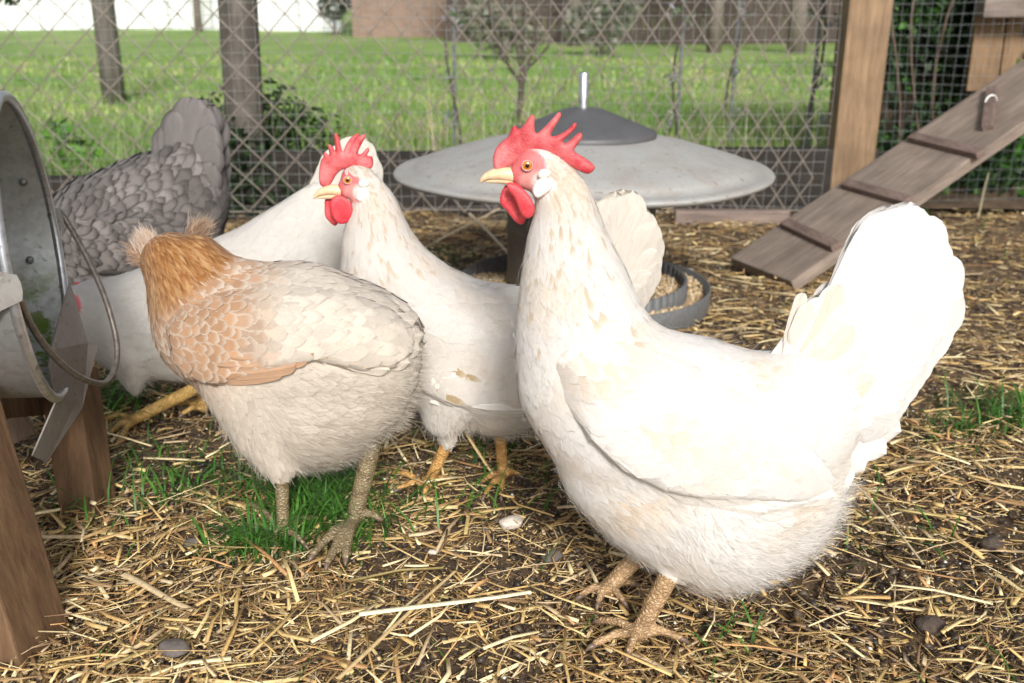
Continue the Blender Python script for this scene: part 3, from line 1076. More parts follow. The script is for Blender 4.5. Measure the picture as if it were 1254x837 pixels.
        for side in ((-1, 1) if far else (-1,)):
            for i, tp in enumerate(tips):
                f = i / max(1, n - 1)
                bx = base[0] + (base[2] - base[0]) * f; by = base[1] + (base[3] - base[1]) * f
                la = side * (.004 + spread * f + .0015 * (i % 2))
                b = s.WM(bx, by, la * .6); q_ = random.uniform(.955, 1.015); t = s.WM(bx + (tp[0] - bx) * q_, by + (tp[1] - by) * q_, la * 1.6)
                c = np.array(col) * random.uniform(.93, 1.03)
                wv = (tp[2] if len(tp) > 2 else wpx) * s.PX(b)
                blade_feather(name, s.root, b, t, wv, s.l * side + Vector((0, 0, .15)), bow=bow, col=tuple(np.minimum(c, .92)), edge=edge, cup=.25, splay=splay)
    def head(s, beak_pts, eye, eye_r, comb, wattle_near, wattle_far, lobes, half=.011, comb_t=.0055, comb_bend=.004):
        r = s.root
        lobe('comb', r, s.W, comb, M_COMB, comb_t, 0.0, dome=.5, bend=comb_bend)
        if wattle_near: lobe('wattle', r, s.W, wattle_near, M_COMB2, .0045, -.010, dome=.6, bend=.002)
        if wattle_far: lobe('wattle', r, s.W, wattle_far, M_COMB2, .0045, .006, dome=.6, bend=.002)
        for (pts, la) in lobes:
            lobe('ear_lobe', r, s.W, pts, M_LOBE, .004, -la, dome=.8)
            lobe('ear_lobe', r, s.WM, pts, M_LOBE, .004, la, dome=.8)
        # beak: upper and lower mandible
        for nm, sts in beak_pts.items():
            pts = [s.W(px, py, 0) for px, py, _ in sts]
            rr = [q * s.PX(pts[0]) for *_, q in sts]
            bm = tube(catmull(pts, 5), list(np.interp(np.linspace(0, 1, (len(pts) - 1) * 5 + 1), np.linspace(0, 1, len(pts)), rr)), 14, flat=1.0)
            bm_obj(nm, bm, M_BEAK, r, smooth=True)
        for sd_ in (-1, 1):
            c = s.WM(eye[0], eye[1], sd_ * half)
            rad = eye_r * .84 * s.PX(c)
            bm = bmesh.new()
            bmesh.ops.create_uvsphere(bm, u_segments=24, v_segments=16, radius=1.0)
            bmesh.ops.transform(bm, matrix=Matrix.Diagonal((1, .55, 1, 1)), verts=bm.verts)
            for v in bm.verts: v.co *= .0052
            me = bpy.data.meshes.new('eye'); bm.to_mesh(me); bm.free()
            for p_ in me.polygons: p_.use_smooth = True
            me.materials.append(M_EYE)
            e = bpy.data.objects.new('eye', me); COL.objects.link(e)
            e.parent = r; e.location = c - r.location; e.scale = (rad / .0052,) * 3
            e.rotation_euler = (0, 0, s.a)
            ring = [c + s.l * sd_ * .0012 + s.e * math.cos(q) * rad * 1.02 + Vector((0, 0, 1)) * math.sin(q) * rad * .98 for q in np.linspace(0, 2 * math.pi, 25)]
            bm_obj('eyelid', tube(ring, rad * .14, 8, cap=False), M_LID, r, smooth=True)

def noise3(Pn, f, ph=0.0):
    x, y, z = Pn[:, 0] * f + ph, Pn[:, 1] * f + ph * 1.7, Pn[:, 2] * f - ph
    return (np.sin(x + 1.3 * np.sin(z * 1.1)) * np.sin(z * 1.2 + 1.1 * np.sin(y)) + .5 * np.sin(2.3 * x + y) * np.sin(2.1 * z + .7)) / 1.5
def white_feath(W0=(.80, .78, .75), cream=(.74, .62, .48), amt=.6, nk=.3, size=1.0, strands=5000, tneck=.3):
    W0 = np.array(W0); cream = np.array(cream)
    def f(T, Pn, Nn, FL):
        n = len(T)
        k = np.clip((T - .10) / tneck, 0, 1)
        L = (.027 + .010 * k) * size * RNG.uniform(.8, 1.2, n); W = (.0046 + .0125 * k ** 1.5) * size * RNG.uniform(.8, 1.2, n)
        sp = (.0030 + .0055 * k ** 1.3) * size
        sh = np.clip((.12 - T) / .08, 0, 1); L = L * (1 - .45 * sh)
        fl = np.clip(FL, 0, 1)
        L = L * (1 + .1 * fl); W = W * (1 - .25 * fl)
        lift = .0009 + .0007 * k + .0014 * fl
        m = np.clip(noise3(Pn, 38, 2.0) * 1.2 + .1, 0, 1) * amt
        m = np.clip(m + np.clip((.3 - T) / .25, 0, 1) * nk * RNG.random(n), 0, 1)[:, None]
        c = W0 * (1 - m) + cream * m
        st_ = (RNG.random(n) < .20 * np.clip((.42 - T) / .2, 0, 1) * (nk > .2))[:, None]
        c = np.where(st_, cream * .88, c)
        c = c * RNG.uniform(.94, 1.03, (n, 1))
        e = W0 * (1 - m * .4) + cream * m * .4
        return dict(L=L, W=W, lift=lift, col=np.minimum(c, .88), edge=np.minimum(e * RNG.uniform(.97, 1.03, (n, 1)), .89), sp=sp, fz=.03 + fl ** 1.5, strands=strands)
    return f
RED = (.56, .08, .09); PINK = (.64, .27, .25)
# ------------------------------------------------------------------ hen 1: the big white one, front right
H = Hen(.82, 800, 0, 'big white hen with floppy red comb standing side-on in front of the feeder', (790, 775), 'hens in the run')
H.chain([(656, 205, 28, .60), (672, 215, 29, .68), (688, 238, 33, .8), (694, 262, 39, .85), (694, 295, 49, .85), (702, 345, 65, .85), (710, 403, 80, .85), (728, 462, 97, .82), (775, 508, 113, .8), (838, 530, 122, .8), (900, 540, 113, .8), (958, 518, 90, .75), (1003, 488, 72, .5), (1045, 448, 56, .25)])
H.chain([(770, 560, 88, .85), (820, 590, 102, .85), (878, 612, 116, .85), (930, 606, 96, .8), (972, 572, 72, .6)], t0=.5, t1=.95, fluff=.9)
for sd_, x0, y0 in ((-1, 832, 705), (1, 786, 672)):
    H.chain([(865, 612, 58, .7), (x0 + 12, y0 - 48, 30, .8), (x0 + 2, y0 - 34, 20, .9)], lat=sd_ * .040, t0=.6, t1=.95, fluff=.7)
a1 = G(782, 776, .012); a2 = G(742, 722, .012)
H.foot(H.W(822, 700, -.040), a1, [G(728, 797, .005), G(735, 768, .005), G(770, 806, .005), G(832, 789, .005)], .0085, .0052)
H.foot(H.W(783, 680, .035), a2, [G(712, 736, .005), G(733, 744, .005), G(762, 742, .005), G(775, 722, .005)], .0085, .0050)
H.ell(H.W(643, 214), .0155, .010, .013)
H.build((.78, .75, .7), (.50, .35, .20), white_feath(strands=9000, amt=.85, nk=.5), seed_face=[(630, 207, 30, RED), (648, 203, 22, (.58, .14, .14)), (652, 224, 18, PINK), (666, 222, 15, (.74, .6, .56))])
ew = [(l) for l in ()]
zz = lambda L, ox=560, oy=120, k=4.925: [(ox + a / k, oy + b / k) for a, b in L]
H.head({'beak': [(634, 216, 9.5), (615, 213, 8.5), (600, 215, 6.0), (592, 219, 3.6), (588, 224, 1.0)], 'lower_beak': [(632, 222, 6.5), (614, 221, 4.5), (600, 222, 2.4), (595, 223, .8)]},
       (645.7, 202.8), 7.6,
       zz([(225, 430), (218, 360), (240, 300), (275, 265), (310, 235), (330, 185), (350, 168), (368, 200), (385, 185), (420, 140), (445, 105), (465, 112), (462, 160), (466, 208), (485, 216), (540, 165), (590, 110), (612, 88), (626, 103), (600, 150), (560, 213), (572, 236), (620, 220), (670, 190), (705, 153), (719, 163), (700, 195), (650, 240), (630, 262), (652, 278), (700, 240), (735, 212), (751, 222), (745, 250), (700, 308), (712, 330), (770, 365), (820, 405), (826, 425), (790, 455), (730, 435), (660, 400), (600, 365), (540, 345), (480, 350), (420, 360), (360, 390), (300, 420), (260, 440)]),
       zz([(300, 515), (355, 520), (400, 555), (445, 610), (466, 670), (450, 715), (415, 728), (385, 700), (365, 650), (340, 595), (310, 560)]),
       zz([(290, 530), (262, 590), (262, 640), (300, 680), (340, 735), (380, 765), (408, 745), (410, 700), (390, 620), (350, 540)]),
       [(zz([(455, 545), (480, 500), (530, 485), (575, 495), (570, 545), (530, 580), (485, 605), (460, 585)]), .0155), (zz([(485, 460), (510, 432), (550, 435), (560, 465), (530, 485), (495, 485)]), .0150)],
       half=.0115)
def wing_white(T, Pn, Nn, FL):
    r = white_feath(amt=.8, size=1.1)(np.clip(T + .35, 0, 1), Pn, Nn, FL)
    r['sp'] = r['sp'] * 1.1; r['lift'] = r['lift'] * .8
    return r
H.wing([(676, 440, 50), (690, 490, 18), (715, 530, 9), (760, 572, 7), (815, 597, 7), (870, 608, 7), (930, 612, 7), (985, 612, 7), (1014, 598, 8), (1016, 575, 12), (990, 545, 25), (940, 500, 50), (880, 462, 60), (820, 432, 60), (760, 415, 60), (706, 415, 40)],
       [(690, 450), (780, 515), (880, 568), (1005, 594)], wing_white,
       [(800 + i * 17, 588 + i * 1.5, 935 + i * 15, 625 - i * 4, 24, .0062 + .0012 * i, (.80, .77, .72)) for i in range(6)], fcol=(.80, .76, .71), under=(.78, .75, .7))
H.tail((1003, 440, 1020, 520), [(1066, 290, 44), (1088, 268, 54), (1108, 252), (1130, 256), (1150, 272), (1165, 294), (1177, 320), (1182, 348), (1172, 378), (1156, 408), (1138, 440), (1120, 472), (1104, 502)], 70, .016, (.80, .79, .77))
for k, (bx, by, tx, ty, w_) in enumerate(((940, 462, 988, 400, 28), (955, 465, 1008, 366, 30), (970, 470, 1030, 350, 34), (972, 475, 1038, 378, 40), (965, 480, 1045, 400, 44), (965, 495, 1060, 430, 44), (970, 510, 1070, 462, 44), (980, 525, 1082, 495, 44))):
    for sd_ in (-1, 1):
        b_ = H.WM(bx, by, sd_ * (.003 + .003 * k)); t_ = H.WM(tx, ty, sd_ * (.004 + .003 * k))
        blade_feather('tail_covert', H.root, b_, t_, w_ * H.PX(b_), H.l * sd_ + Vector((0, 0, .3)), bow=.05, col=random.choice(((.80, .78, .75), (.76, .68, .58), (.79, .74, .68))), edge=(.80, .79, .77), cup=.3)
H.tail((1000, 470, 1010, 545), [(1090, 420, 60), (1105, 480, 60), (1108, 530, 55), (1085, 556, 50), (1060, 578, 45), (1040, 600, 40)], 52, .010, (.84, .82, .79), name='tail_covert')
H.tail((960, 440, 968, 432), [(984, 360, 16), (995, 372, 24)], 18, .002, (.82, .76, .68), name='tail_covert', far=False)

# ------------------------------------------------------------------ hen 2: white hen in the middle
H = Hen(1.10, 600, 4, 'white hen with upright red comb in the middle, half hidden behind the big white hen', (560, 597), 'hens in the run')
H.chain([(438, 220, 22, .62), (450, 234, 23, .72), (460, 253, 27, .8), (460, 275, 36, .85), (463, 302, 45, .85), (476, 345, 60, .85), (510, 393, 78, .82), (565, 424, 84, .8), (635, 434, 84, .8), (695, 410, 68, .7), (735, 375, 46, .4), (760, 330, 34, .25)])
H.chain([(550, 440, 72, .85), (610, 462, 74, .85), (670, 450, 66, .8)], t0=.5, t1=.95, fluff=.8)
H.chain([(560, 470, 50, .8), (545, 505, 30, .85), (549, 524, 13, .9)], lat=-.035, t0=.6, t1=.95, fluff=.5)
H.chain([(640, 480, 50, .8), (618, 505, 26, .85), (613, 522, 12, .9)], lat=.03, t0=.6, t1=.95, fluff=.5)
H.foot(H.W(552, 535, -.035), G(523, 594, .010), [G(478, 585, .005), G(488, 605, .005), G(520, 612, .005), G(552, 594, .005)], .0070, .0046)
H.foot(H.W(612, 528, .03), G(616, 582, .010), [G(590, 597, .005), G(594, 612, .005), G(614, 612, .005), G(636, 588, .005)], .0070, .0046)
H.ell(H.W(424, 232), .012, .009, .011)
H.build((.72, .69, .65), (.70, .42, .15), white_feath(W0=(.72, .69, .65), cream=(.70, .58, .46), strands=5000), density=.95, seed_face=[(419, 226, 20, RED), (429, 222, 14, (.58, .14, .14)), (434, 236, 13, PINK), (443, 234, 10, (.72, .58, .54))])
zz2 = lambda L: zz(L, 370, 150, 4.925)
H.head({'beak': [(418, 234, 7.5), (404, 233, 6.5), (393, 236, 4.6), (387, 240, 2.6), (384, 244, .8)], 'lower_beak': [(416, 239, 5), (402, 241, 3.4), (392, 242, 1.6), (388, 243, .6)]},
       (425.8, 220.7), 5.6,
       zz2([(110, 375), (102, 310), (115, 230), (130, 215), (128, 187), (145, 187), (156, 202), (167, 190), (158, 150), (166, 132), (185, 150), (195, 180), (205, 170), (195, 90), (205, 66), (225, 95), (238, 170), (252, 175), (270, 130), (310, 80), (344, 68), (325, 105), (297, 165), (298, 188), (330, 110), (368, 75), (382, 88), (357, 130), (333, 188), (360, 193), (385, 162), (401, 155), (402, 175), (384, 208), (420, 206), (427, 250), (420, 272), (400, 278), (370, 275), (300, 275), (240, 285), (200, 320), (170, 375), (140, 390)]),
       zz2([(190, 450), (240, 445), (290, 480), (305, 530), (292, 590), (250, 612), (215, 605), (180, 560), (168, 500)]),
       zz2([(137, 500), (142, 462), (180, 455), (215, 520), (212, 612), (190, 622), (157, 590), (140, 560)]),
       [(zz2([(325, 445), (345, 405), (385, 397), (397, 410), (392, 445), (360, 477), (335, 470)]), .0135), (zz2([(340, 365), (360, 345), (395, 355), (402, 380), (375, 392), (345, 385)]), .013)],
       half=.0100, comb_t=.005)
STAIN = np.array(H.hit(545, 462)[0])
def wing_white2(T, Pn, Nn, FL):
    r = white_feath(W0=(.72, .69, .65), cream=(.68, .56, .44), amt=.35, size=1.1)(np.clip(T + .35, 0, 1), Pn, Nn, FL)
    r['sp'] = r['sp'] * 1.2; r['lift'] = r['lift'] * .7
    q = (np.linalg.norm(Pn - STAIN, axis=1) < .020) & (RNG.random(len(T)) < .45)
    r['col'][q] = (.46, .35, .20); r['edge'][q] = (.66, .60, .50); r['W'][q] *= .55
    return r
H.wing([(492, 400, 25), (500, 440, 7), (520, 480, 6), (560, 498, 6), (620, 502, 6), (690, 490, 6), (735, 455, 8), (742, 420, 16), (700, 388, 40), (640, 372, 40), (560, 368, 40), (510, 375, 30)],
       [(500, 400), (560, 450), (640, 470), (730, 440)], wing_white2,
       [(530 + i * 15, 490 + i * 1, 615 + i * 14, 508 - i * 4, 17, .0055 + .0012 * i, (.76, .73, .69)) for i in range(6)], fcol=(.74, .71, .67), under=(.7, .67, .62), T=.009)
H.tail((722, 360, 745, 405), [(735, 252), (757, 238), (780, 240), (797, 262), (808, 292), (806, 322), (795, 345), (778, 360)], 40, .014, (.70, .65, .58))

# ------------------------------------------------------------------ hen 3: buff hen, head turned away
H = Hen(.985, 350, -8, 'buff and cream hen with ginger neck and its head turned away, standing in grass', (390, 650), 'hens in the run')
H.chain([(240, 317, 31, .9), (272, 346, 34, .9), (330, 375, 52, .85)], t0=.02, t1=.5)
H.chain([(209, 320, 36, .9), (219, 336, 40, .9), (236, 368, 53, .9), (262, 400, 75, .86), (314, 417, 95, .82), (368, 425, 106, .8), (425, 435, 89, .8), (460, 440, 55, .7)])
H.chain([(338, 466, 76, .85), (382, 484, 90, .85), (425, 470, 76, .85), (455, 452, 58, .8)], t0=.6, t1=1, fluff=1.0)
H.chain([(308, 462, 66, .75), (324, 525, 42, .8), (340, 560, 26, .85), (344, 578, 15, .9)], lat=-.035, t0=.55, t1=.9, fluff=.35)
H.chain([(440, 490, 50, .8), (455, 522, 16, .9)], lat=.01, t0=.6, t1=.95, fluff=.7)
H.foot(H.W(345, 580, -.035), G(347, 652, .010), [G(305, 622, .005), G(372, 672, .005), G(335, 668, .005), G(385, 640, .005)], .0072, .0045)
an = G(434, 634, .016)
H.foot(H.W(460, 526, .0), an, [G(384, 686, .010), G(402, 696, .010), G(424, 690, .010), G(462, 640, .010)], .0098, .0060)
GIN = np.array((.33, .135, .035)); GIN2 = np.array((.52, .31, .14)); BUF = np.array((.52, .31, .18)); PALE = np.array((.68, .56, .45)); CRM = np.array((.66, .60, .52))
def tan_feath(T, Pn, Nn, FL):
    n = len(T)
    k = np.clip((T - .05) / .25, 0, 1)
    L = (.017 + .014 * k) * RNG.uniform(.85, 1.2, n); W = (.0050 + .0095 * k) * RNG.uniform(.85, 1.15, n)
    sp = .0030 + .0050 * k
    fl = np.clip(FL, 0, 1)
    g = np.clip((.27 - T) / .08, 0, 1)[:, None]            # ginger head and nape
    b = (np.clip((.62 - T) / .16, 0, 1) * (1 - .8 * fl) * np.clip((.36 - Pn[:, 2]) / .07, 0, 1))[:, None]     # buff breast and shoulder
    rn = RNG.random((n, 1))
    gin = GIN * (.7 + .5 * rn) * (1 - (rn > .75)) + GIN2 * (rn > .75)
    c = CRM * (1 - b) + BUF * b; c = c * (1 - g) + gin * g
    e = CRM * (1 - b * .35) + PALE * b * .35; e = e * (1 - g) + (GIN * .45 + GIN2 * .55) * g
    c = c * RNG.uniform(.85, 1.08, (n, 1))
    g1 = g[:, 0]
    L = L * (1 + .35 * g1); W = W * (1 - .45 * g1); sp = sp * (1 - .28 * g1)
    return dict(L=L, W=W * (1 - .35 * fl), lift=.0015 + .0009 * k + .0014 * fl, col=np.minimum(c, .85), edge=np.minimum(e, .86), sp=sp, fz=.03 + fl ** 1.5, strands=10000)
H.build((.62, .5, .40), (.31, .26, .16), tan_feath)
def wing_tan(T, Pn, Nn, FL):
    n = len(T)
    L = (.020 + .016 * T) * RNG.uniform(.9, 1.15, n); W = (.012 + .007 * T) * RNG.uniform(.9, 1.1, n)
    rn = RNG.random((n, 1))
    q = np.clip((T - .30) / .2, 0, 1)[:, None]
    c = (BUF * (1 - q) + CRM * q) * (.82 + .3 * rn)
    L = L * (1 + .2 * q[:, 0])
    return dict(L=L, W=W, lift=np.full(n, .0026), col=np.minimum(c, .85), edge=(PALE * .9 * (1 - q) + CRM * q) * RNG.uniform(.9, 1.05, (n, 1)), sp=.0075 + .003 * T, fz=T * 0)
_o = (.52, .33, .21)
H.wing([(200, 395, 20), (207, 430, 7), (232, 462, 7), (265, 472, 7), (310, 462, 7), (350, 450, 8), (385, 442, 8), (440, 454, 7), (480, 450, 7), (500, 430, 7), (500, 400, 12), (470, 375, 30), (420, 355, 40), (350, 348, 40), (280, 356, 40), (230, 368, 30)],
       [(210, 405), (270, 425), (340, 420), (420, 415), (495, 425)], wing_tan,
       [(262, 462, 350, 451, 18, .0115, _o), (268, 456, 364, 444, 18, .012, _o), (275, 448, 378, 436, 18, .0125, _o), (290, 440, 386, 430, 16, .013, _o),
        (425, 385, 498, 399, 26, .0125, None), (425, 398, 506, 414, 26, .0125, None), (425, 408, 505, 429, 26, .012, None), (412, 420, 493, 443, 24, .0115, None), (398, 428, 472, 450, 22, .011, None)], fcol=(.66, .60, .52), fedge=(.70, .64, .57), under=(.58, .44, .32), T=.010)
# cheek muffs either side of the turned head
def muff(cx, cy, dx, dy, n, lat, cols, spread=.25, L=.0105):
    c = H.W(cx, cy, lat)
    d = (H.W(cx + dx, cy + dy, lat) - c).normalized()
    Pn = np.array(c)[None] + RNG.normal(0, .0045, (n, 3))
    D = np.array(d)[None] + RNG.normal(0, spread * .6, (n, 3)); D /= np.linalg.norm(D, axis=1, keepdims=True)
    up = np.tile(np.array((0, -.2, 1.)), (n, 1))
    col = np.array(cols)[RNG.integers(0, len(cols), n)]
    return strand_batch(Pn, D, up, L * (.6 + .8 * RNG.random(n)), np.full(n, .00026), .9, col)
b = join_batches([muff(183, 306, -20, -20, 1300, .0, [(.75, .62, .5), (.70, .50, .35), (.78, .7, .62)]), muff(184, 318, -26, 6, 500, 0.0, [(.6, .36, .2), (.7, .5, .36)], .3, .018)])
o = feather_mesh('cheek_muff', b, H.root); o['label'] = 'pale buff cheek feathers curling out on the left of the head'; o['kind'] = 'stuff'
b = muff(240, 290, 26, -9, 1400, .012, [(.75, .60, .46), (.72, .52, .37)], .4, .013)
o = feather_mesh('cheek_muff', b, H.root); o['label'] = 'pale buff cheek feathers on the right of the head'; o['kind'] = 'stuff'
# far side of the head: small comb, beak and eyes that the camera does not see
hc = H.W(208, 310, .035)
bm = tube([hc, hc + Vector((-.012, .02, -.004)), hc + Vector((-.016, .03, -.010))], [.007, .005, .0008], 10)
bm_obj('beak', bm, M_BEAK, H.root, smooth=True)

# ------------------------------------------------------------------ hen 4: white hen behind the buff one, head low
H = Hen(1.33, 260, 2, 'white hen behind the buff hen, head lowered beside the metal bucket and tail raised', (190, 520), 'hens in the run')
H.chain([(92, 372, 20, .7), (104, 378, 32, .8), (126, 388, 48, .85), (160, 398, 62, .85), (210, 392, 72, .82), (270, 372, 76, .8), (325, 345, 72, .78), (372, 300, 58, .6), (408, 255, 40, .3)])
H.chain([(200, 410, 58, .85), (260, 408, 64, .85), (320, 385, 60, .8)], t0=.5, t1=.95, fluff=.8)
H.chain([(160, 425, 35, .8), (163, 462, 16, .9), (166, 478, 8, .9)], lat=-.03, t0=.5, t1=.8, fluff=.5)
H.chain([(280, 420, 45, .8), (262, 462, 24, .9)], lat=-.04, t0=.5, t1=.8, fluff=.5)
H.foot(H.W(255, 468, -.045), G(168, 512, .014), [G(132, 540, .005), G(146, 549, .005), G(128, 520, .005)], .0085, .0052)
H.foot(H.W(240, 440, .03), G(250, 500, .012), [G(215, 500, .005), G(225, 512, .005), G(265, 496, .005)], .0075, .005)
H.build((.70, .69, .66), (.60, .40, .13), white_feath(W0=(.68, .66, .62), cream=(.7, .64, .55), amt=.3, nk=.1, strands=2500), density=.85, seed_face=[(98, 368, 15, (.66, .15, .15))])
lobe('comb', H.root, H.W, [(106, 362), (101, 350), (94, 345), (88, 352), (80, 348), (76, 360), (86, 372), (100, 372)], M_COMB, .005, 0, dome=.3, bend=.002)
lobe('wattle', H.root, H.W, [(100, 378), (92, 384), (90, 398), (98, 406), (106, 396), (107, 382)], M_COMB2, .005, -.02, dome=.4, bend=.001)
bm_obj('beak', tube([H.W(80, 376), H.W(70, 382), H.W(63, 389)], [.008, .005, .0008], 10), M_BEAK, H.root, smooth=True)
H.tail((375, 285, 400, 320), [(418, 180), (436, 168), (452, 176), (462, 196), (462, 222), (452, 248)], 36, .010, (.68, .65, .59))

# ------------------------------------------------------------------ hen 5: blue-grey hen at the back left
H = Hen(1.72, 160, -6, 'blue-grey hen with scalloped feathers and raised tail at the back by the wire fence', (150, 440), 'hens in the run')
H.chain([(20, 330, 24, .75), (36, 312, 30, .8), (62, 296, 44, .85), (95, 300, 62, .85), (140, 290, 78, .82), (190, 272, 80, .8), (222, 240, 58, .6), (238, 205, 36, .3)])
H.chain([(110, 330, 62, .85), (165, 335, 70, .85), (215, 310, 56, .8)], t0=.5, t1=.95, fluff=.8)
H.chain([(180, 360, 40, .8), (178, 390, 16, .9)], lat=-.03, t0=.5, t1=.8, fluff=.5)
H.chain([(150, 360, 40, .8), (150, 388, 16, .9)], lat=.03, t0=.5, t1=.8, fluff=.5)
H.foot(H.W(178, 392, -.03), G(170, 440, .012), [G(150, 448, .005), G(160, 454, .005), G(182, 440, .005)], .007, .005)
H.foot(H.W(150, 390, .03), G(142, 432, .012), [G(122, 436, .005), G(132, 442, .005), G(152, 430, .005)], .007, .005)
GR = np.array((.105, .095, .092)); GR2 = np.array((.245, .222, .212)); GE = np.array((.24, .21, .205))
def grey_feath(T, Pn, Nn, FL):
    n = len(T)
    rn = RNG.random((n, 1))
    c = GR * (.7 + .6 * rn); e = GR2 * (.85 + .3 * RNG.random((n, 1)))
    k = np.clip((T - .05) / .3, 0, 1)
    pt = (.85 + .3 * noise3(Pn, 30, 1.0))[:, None]
    e = e * pt
    return dict(L=(.020 + .018 * k) * RNG.uniform(.75, 1.3, n), W=(.011 + .011 * k) * RNG.uniform(.75, 1.25, n), lift=.0052 + .0015 * k, col=e * (.7 + .45 * rn), edge=c * .8, sp=.0062 + .0060 * k, fz=.05 + .5 * np.clip(FL, 0, 1), strands=1200)
H.build((.12, .105, .105), (.2, .18, .16), grey_feath, density=.9)
def wing_grey(T, Pn, Nn, FL):
    r = grey_feath(np.clip(T + .3, 0, 1), Pn, Nn, FL)
    return r
H.wing([(85, 290, 20), (88, 320, 6), (120, 335, 6), (170, 335, 6), (215, 322, 6), (240, 300, 6), (225, 276, 8), (180, 260, 6), (130, 263, 6), (100, 276, 10)],
       [(90, 295), (140, 292), (190, 292), (235, 300)], wing_grey,
       [(100 + i * 8, 274 + i * 2, 195 + i * 6, 276 + i * 6, 15, .014, None) for i in range(4)], fcol=(.2, .175, .17), fedge=(.32, .28, .28), under=(.12, .1, .1), T=.012)
H.tail((205, 228, 240, 250), [(205, 152), (215, 135), (228, 121), (242, 120), (254, 130), (260, 150), (262, 172), (261, 200), (258, 228)], 40, .016, (.21, .195, .19), edge=(.12, .11, .11), fill=False, bow=.1)
bm_obj('beak', tube([H.W(10, 332), H.W(2, 338), H.W(-4, 345)], [.008, .005, .0008], 10), M_BEAK, H.root, smooth=True)
lobe('comb', H.root, H.W, [(30, 318), (22, 306), (12, 304), (6, 314), (2, 312), (0, 324), (12, 332), (24, 330)], M_COMB, .005, 0, dome=.3, bend=.002)

# ================================================================== THE ROUND FEEDER
M_HOOD = mat_galv('weathered_zinc', (.39, .39, .375), metal=.15, rough=.5, dirty=.4, sp_=.03)
M_RUB = mat_simple('dark_rubber', (.085, .085, .09), .5, 0, 25, .15, .15)
M_PIPE = mat_galv('bright_zinc', (.55, .57, .6), metal=.9, rough=.3, dirty=.1)
M_HOP = mat_galv('dull_zinc', (.15, .14, .125), metal=.3, rough=.55, dirty=.5)
M_TRAY = mat_galv('tray_zinc', (.17, .18, .185), metal=.4, rough=.5, dirty=.3)
FC = Vector(((713 - 627) / FPX * 1.82, 1.83, 0))
fd = empty('poultry_feeder', FC, 'round poultry feeder with wide weathered metal rain hood, standing behind the big white hen', 'feeder')
ZR = .258
bm_obj('rain_hood', lathe([(.328, ZR - .008), (.3345, ZR - .004), (.336, ZR), (.333, ZR + .003), (.318, ZR + .004), (.303, ZR + .006), (.297, ZR + .012), (.291, ZR + .017), (.262, ZR + .026), (.20, ZR + .044), (.14, ZR + .058), (.10, ZR + .064), (.02, ZR + .070), (0, ZR + .07)], 96, FC, wob=.004), M_HOOD, fd, smooth=True)
bm_obj('hood_cap', lathe([(.118, ZR + .052), (.128, ZR + .053), (.130, ZR + .058), (.130, ZR + .067), (.127, ZR + .070), (.09, ZR + .0845), (.06, ZR + .0965), (.036, ZR + .1065), (.030, ZR + .108), (0, ZR + .109)], 64, FC), M_RUB, fd, smooth=True)
bm_obj('pipe', lathe([(.0085, ZR + .105), (.0085, ZR + .168), (.0070, ZR + .170), (.006, ZR + .168), (.006, ZR + .15), (0, ZR + .15)], 20, FC), M_PIPE, fd, smooth=True)
bm_obj('hopper', lathe([(.131, .055), (.134, .058), (.134, .15), (.136, .153), (.136, .158), (.134, .161), (.134, .245), (.05, .27)], 64, FC), M_HOP, fd, smooth=True)
bm_obj('feed_tray', lathe([(0, .012), (.225, .012), (.231, .016), (.235, .05), (.238, .052), (.240, .050), (.238, .014), (.233, .006), (0, .006)], 96, FC), M_TRAY, fd, smooth=True)
# corrugated inner ring
bm = bmesh.new(); n = 260; ra = []
for k in range(n):
    a = 2 * math.pi * k / n; r_ = .204 + .0022 * math.sin(k * 2 * math.pi * 65 / n)
    c_, s_ = math.cos(a), math.sin(a); o_ = FC + Vector((-.012, .0, 0))
    ra.append([bm.verts.new(o_ + Vector((c_ * q, s_ * q, z))) for q, z in ((r_, .013), (r_, .064), (r_ + .002, .065), (r_ + .0035, .063), (r_ + .0035, .013))])
for k in range(n):
    a, b = ra[k], ra[(k + 1) % n]
    for j in range(4): bm.faces.new((a[j], b[j], b[j + 1], a[j + 1]))
bm_obj('tray_ring', bm, M_TRAY, fd, smooth=True)
n = 5200
rr = .138 + (.230 - .138) * RNG.random(n); aa = RNG.random(n) * 6.283
x = FC.x + rr * np.cos(aa); y = FC.y + rr * np.sin(aa)
base = np.array([(1, 0, 0), (0, 1, 0), (-1, 0, 0), (0, -1, 0), (0, 0, 1), (0, 0, -1)], float)
V = base[None] * (.0022 + .0022 * RNG.random((n, 1, 1))) * (.7 + .6 * RNG.random((n, 6, 1)))
V += np.stack([x, y, .030 + .008 * np.sin(aa * 5) + .006 * RNG.random(n)], 1)[:, None]
fs = np.array([(0, 1, 4), (1, 2, 4), (2, 3, 4), (3, 0, 4), (1, 0, 5), (2, 1, 5), (3, 2, 5), (0, 3, 5)])
me = fastmesh('feed', V.reshape(-1, 3), ((np.arange(n) * 6)[:, None, None] + fs[None]).reshape(-1, 3), False)
attr_col(me, 'Col', np.repeat(np.array([(.55, .38, .2), (.62, .48, .28), (.45, .3, .16), (.68, .58, .42)])[RNG.integers(0, 4, n)] * (.8 + .4 * RNG.random((n, 1))), 6, 0))
o = link('feed', me, M_STRAW); tag(o, 'pale grain feed lying in the round tray of the feeder', 'feed', kind='stuff')
bm_obj('feed_bed', lathe([(.13, .026), (.2, .030), (.228, .026)], 48, FC), mat_simple('feed_dust', (.42, .3, .17), .9, 0, 300, .3, .5), fd, smooth=True)

